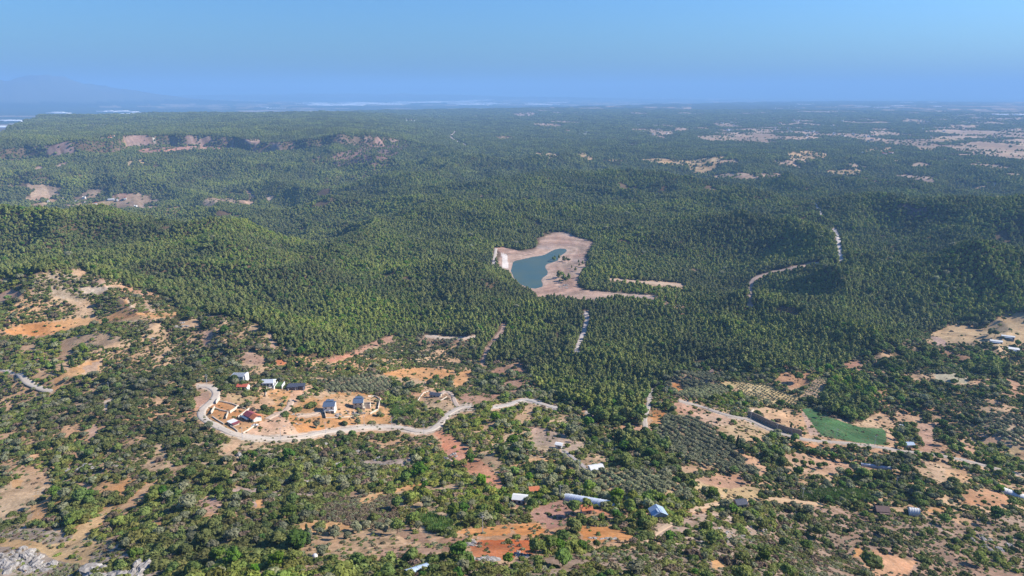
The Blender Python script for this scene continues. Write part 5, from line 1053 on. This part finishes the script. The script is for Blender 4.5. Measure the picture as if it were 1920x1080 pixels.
# poles
def pole(u, v, hgt, label, lattice=False):
    r = place('utility_pole', u, v, rnd.uniform(-30, 30), label, 'pole', 'power line poles'); V, F = [], []; k = 8
    for i, (z, q) in enumerate(((-1, .17), (0, .16), (hgt, .09))):
        for j in range(k): V.append((math.cos(6.2832 * j / k) * q, math.sin(6.2832 * j / k) * q, z))
    for i in range(2):
        for j in range(k): F.append((i * k + j, i * k + (j + 1) % k, (i + 1) * k + (j + 1) % k, (i + 1) * k + j))
    F.append(tuple(2 * k + j for j in range(k))); mesh_obj('shaft', V, F, M_METAL if not lattice else M_WOOD, r)
    part('crossarm', M_METAL, r, (-.9, .9, -.06, .06, hgt - .8, hgt - .68)); 
    for x in (-.8, 0, .8): part('insulator', M_WHITE, r, (x - .05, x + .05, -.05, .05, hgt - .66, hgt - .46 if x else hgt + .25))
for u_, v_, l_ in ((388, 720, 'grey pole behind the top of the road bend'), (455, 824, 'grey pole at the roadside below the kerb wall'), (527, 824, 'grey pole at the roadside below the wide dirt yard'), (611, 812, 'grey pole at the roadside below the left blue roofed house'), (683, 800, 'grey pole between the road and the building site'), (735, 803, 'grey pole near the bright green bush'),
                   (795, 816, 'thick pole at the road above the red earth slope'), (1407, 789, 'pale pole at the left end of the retaining wall'), (1456, 813, 'pale pole in front of the retaining wall'), (1568, 822, 'pole at the lower edge of the green field'), (1640, 835, 'pole at the right corner of the green field'), (1594, 880, 'dark pole beside the narrow shed'),
                   (1250, 741, 'pole beside the pale track at the wood edge'), (1086, 886, 'pole near the small white house'), (1050, 937, 'pole at the left end of the long greenhouse'), (1676, 725, 'tall pole among the trees right of the wood'), (1504, 938, 'pole beside the bright reeds'), (940, 640, 'pole in the pines near the forest road'), (1680, 915, 'leaning pole in the scrub above the cottage'), (905, 1000, 'pole left of the red field'), (205, 735, 'pole on the left slope above the scrub')): pole(u_, v_, 8.5, l_)

# boulders
def rock_mesh(seed):
    rr = np.random.default_rng(seed); V, F = [], []
    for i in range(int(rr.integers(2, 5))): c = rr.normal(0, .55, 3) * (1, .8, .12); q = rr.uniform(.5, 1.0); blob(V, F, (c[0], c[1], .1 + c[2]), (q, q * rr.uniform(.6, 1), q * rr.uniform(.35, .7)), rr, 10, 7, .22)
    me_ = bpy.data.meshes.new('boulder'); me_.from_pydata([tuple(v) for v in V], [], F); me_.materials.append(M_ROCK); me_.update(); return me_
ROCKS = [rock_mesh(500 + i) for i in range(8)]
RZ = [(127, 881, 12, 5, 7), (160, 876, 14, 4, 8), (215, 873, 8, 3, 4), (233, 815, 6, 3, 3), (680, 858, 12, 6, 8), (668, 846, 10, 4, 6), (706, 862, 12, 10, 8), (573, 912, 8, 8, 5), (630, 872, 10, 6, 5), (590, 880, 20, 8, 6), (878, 1021, 5, 4, 4), (1310, 1000, 40, 18, 30), (1385, 1005, 35, 10, 18), (1345, 1012, 40, 8, 16), (450, 855, 12, 4, 6), (325, 613, 8, 3, 5), (343, 613, 10, 4, 7), (290, 636, 6, 3, 4), (342, 645, 10, 5, 6),
      (30, 1045, 40, 12, 26), (60, 1062, 50, 12, 22), (10, 1060, 20, 15, 14), (160, 1078, 60, 5, 12), (980, 1045, 30, 10, 14), (1130, 1010, 40, 6, 14), (480, 920, 50, 12, 16), (1450, 1000, 60, 30, 20), (1840, 1010, 20, 14, 8), (1880, 1030, 25, 10, 8), (270, 1005, 15, 8, 6), (910, 1055, 20, 15, 10), (1060, 535, 12, 5, 12), (1415, 852, 12, 3, 8), (640, 830, 40, 8, 10), (548, 790, 25, 12, 14), (655, 775, 25, 6, 10), (840, 860, 20, 12, 12)]
for u_, v_, su, sv, m_ in RZ:
    for i in range(m_):
        x, y, z = hit(u_ + rnd.gauss(0, su * .5), v_ + rnd.gauss(0, sv * .5)); s = rnd.uniform(.6, 1.7) * (2.6 if v_ > 1000 and u_ < 200 else 1) * (.6 if m_ > 12 else 1.2)
        o = link(bpy.data.objects.new('boulder', ROCKS[rnd.randrange(8)])); o.location = (x, y, z - .1); o.rotation_euler = (rnd.uniform(-.2, .2), rnd.uniform(-.2, .2), rnd.uniform(0, 6.3)); o.scale = (s * rnd.uniform(.8, 1.5), s, s * rnd.uniform(.7, 1.2))
        mk = mark(u_, v_); tag(o, 'pale limestone boulder ' + mk, 'boulder', 'limestone boulders ' + mk)

# far greenhouses on the coastal plain and scattered white farmhouses
def far_mesh(L, D, hh, bays):
    V, F = [], []; bw = D / bays
    for b_ in range(bays):
        y0 = -D / 2 + b_ * bw; k = len(V); V += [(-L / 2, y0, -3), (L / 2, y0, -3), (L / 2, y0, hh), (-L / 2, y0, hh), (L / 2, y0 + bw / 2, hh + 2), (-L / 2, y0 + bw / 2, hh + 2), (L / 2, y0 + bw, hh), (-L / 2, y0 + bw, hh), (L / 2, y0 + bw, -3), (-L / 2, y0 + bw, -3)]
        F += [(k, k + 1, k + 2, k + 3), (k + 3, k + 2, k + 4, k + 5), (k + 5, k + 4, k + 6, k + 7), (k + 7, k + 6, k + 8, k + 9), (k + 1, k + 8, k + 6, k + 4, k + 2), (k, k + 3, k + 5, k + 7, k + 9)]
    me_ = bpy.data.meshes.new('greenhouse'); me_.from_pydata(V, [], F); me_.materials.append(M_FILM); me_.update(); return me_
FM = [far_mesh(220, 150, 6, 6), far_mesh(380, 200, 6, 8), far_mesh(120, 90, 5, 5)]
FG = [(355, 190, 65, 14), (405, 196, 30, 8), (570, 194, 60, 14), (590, 197, 80, 26), (640, 193, 70, 20), (660, 195, 90, 34), (740, 192, 80, 28), (800, 191, 80, 26), (850, 195, 60, 14), (870, 189, 40, 9), (890, 194, 50, 10), (1000, 184.5, 70, 12), (985, 195, 40, 7), (1030, 192, 30, 5), (480, 187, 40, 7), (490, 202.5, 40, 4), (115, 193, 30, 3), (150, 197, 50, 5), (190, 194, 60, 5), (95, 211, 30, 4), (190, 209, 60, 8), (235, 212, 30, 4),
      (10, 200, 20, 3), (30, 199, 14, 3), (8, 226, 30, 3), (5, 238, 10, 2), (700, 186, 120, 10), (850, 184, 90, 8), (1180, 185, 200, 14), (1290, 186.5, 60, 12), (1370, 185, 60, 6), (1480, 181, 60, 6)]
for u_, v_, wd_, m_ in FG:
    for i in range(m_):
        uu = u_ + wd_ * (i + rnd.random()) / m_; vv = v_ + rnd.uniform(-1.3, 1.3); x, y = on_plane(uu, vv, 12); 
        if y > 52000 or y < 0: continue
        z = float(ground_z(x, y))
        if z > 45: continue
        o = link(bpy.data.objects.new('greenhouse', FM[rnd.choice((0, 1, 1, 2)) if v_ < 200 else 2])); o.location = (x, y, z + 1); o.rotation_euler = (0, 0, rnd.uniform(-.3, .3)); s = rnd.uniform(1.0, 2.0) * (1.7 if v_ < 190 else 1.15); o.scale = (s, s, 1.5)
        gp = 'in the hazy plain behind the left plateau edge' if u_ < 300 else 'in the small white cluster left of the main one' if u_ < 500 else 'in the broad white belt under the horizon' if u_ < 880 and v_ > 187 else 'in the thin white line on the horizon left of centre' if u_ < 880 else 'in the white patches right of the main belt' if u_ < 1100 else 'in the pale line on the horizon at the right'
        tag(o, 'distant white greenhouse ' + gp, 'greenhouse', 'far greenhouses ' + gp)
for u_, v_, l_ in ((1605, 200, 25), (1640, 202, 25), (1673, 199.5, 20), (1752, 200.5, 10), (1865, 215.5, 30), (1905, 216, 16), (1495, 196, 30), (1690, 192.5, 20), (1740, 192, 15)):
    x, y, z = hit(u_ + l_ / 2, v_); o = link(bpy.data.objects.new('greenhouse', FM[0])); ln = l_ / 220 * y / FPX; o.location = (x, y, z + 1); o.scale = (ln, .7, 1.3); tag(o, 'long low white greenhouse in the far farmland on the right', 'greenhouse', 'long greenhouses of the far farmland')
fhw = bpy.data.meshes.new('farmhouse'); V, F = [], []; gable_wall(V, F, 14, 10, 6, 0); fhw.from_pydata(V, [], F); fhw.materials.append(M_WHITE); fhw.update()
V, F = [], []; gable_wall(V, F, 15, 11, .3, 3); fhr = bpy.data.meshes.new('roof'); fhr.from_pydata([(x, y, max(z, 0) + 6.01) for x, y, z in V], [], F); fhr.materials.append(M_ORT); fhr.update()
cnt = 0
for (ua, ub, va, vb, m_, gp_) in ((1450, 1610, 205, 250, 60, 'in the loose far village right of centre'), (1340, 1480, 222, 246, 30, 'beside the pale far fields right of centre'), (1500, 1640, 246, 262, 18, 'in the wood below the loose far village'), (1420, 1760, 196, 216, 40, 'close under the horizon on the right'), (760, 830, 218, 230, 10, 'in the far wood above the winding road'), (1060, 1110, 240, 256, 8, 'in the far wood near the centre'), (1700, 1915, 205, 262, 24, 'among the far fields at the right edge'), (30, 330, 372, 394, 9, 'in the left valley behind the wooded crest'), (180, 215, 256, 262, 6, 'on the left plateau'), (1150, 1280, 225, 262, 10, 'in the far wood right of centre'), (1590, 1680, 255, 300, 8, 'near the straw fields of the right')):
    for i in range(m_):
        u_, v_ = rnd.uniform(ua, ub), rnd.uniform(va, vb); x, y, z = hit(u_, v_); r = empty('farmhouse', (x, y, z + 2.5), rnd.uniform(0, 3.1), rnd.uniform(.7, 1.3) * (1 if v_ < 300 else .6))
        for nm, mm in (('wall', fhw), ('roof', fhr if rnd.random() < .45 else None)):
            if mm is None:
                mm = fhr.copy() if 'flat_' not in globals() else flat_; 
                if 'flat_' not in globals(): flat_ = mm; flat_.materials.clear(); flat_.materials.append(M_WHITE)
            c = link(bpy.data.objects.new(nm, mm)); c.parent = r
        tag(r, 'tiny farmhouse ' + gp_, 'house', 'farmhouses ' + gp_)
# ---------------------------------------------------------------- the air
hm = bpy.data.materials.new('haze'); hm.use_nodes = True; n = hm.node_tree; n.nodes.clear()
ou = n.nodes.new('ShaderNodeOutputMaterial'); pv = n.nodes.new('ShaderNodeVolumePrincipled'); n.links.new(pv.outputs[0], ou.inputs['Volume'])
pv.inputs['Color'].default_value = (.262, .485, .81, 1); pv.inputs['Density'].default_value = 7.5e-5; pv.inputs['Anisotropy'].default_value = 0.0
ztop = float(GZ.max()) + 60; zb = float(GZ.min()) - 1; X = 66000
vs = [(x, y, z) for x in (-X, X) for y in (-2000, X) for z in (zb, ztop)]
hz = mesh_obj('haze', vs, [(0, 1, 3, 2), (4, 6, 7, 5), (0, 4, 5, 1), (2, 3, 7, 6), (0, 2, 6, 4), (1, 5, 7, 3)], hm); tag(hz, kind='stuff')
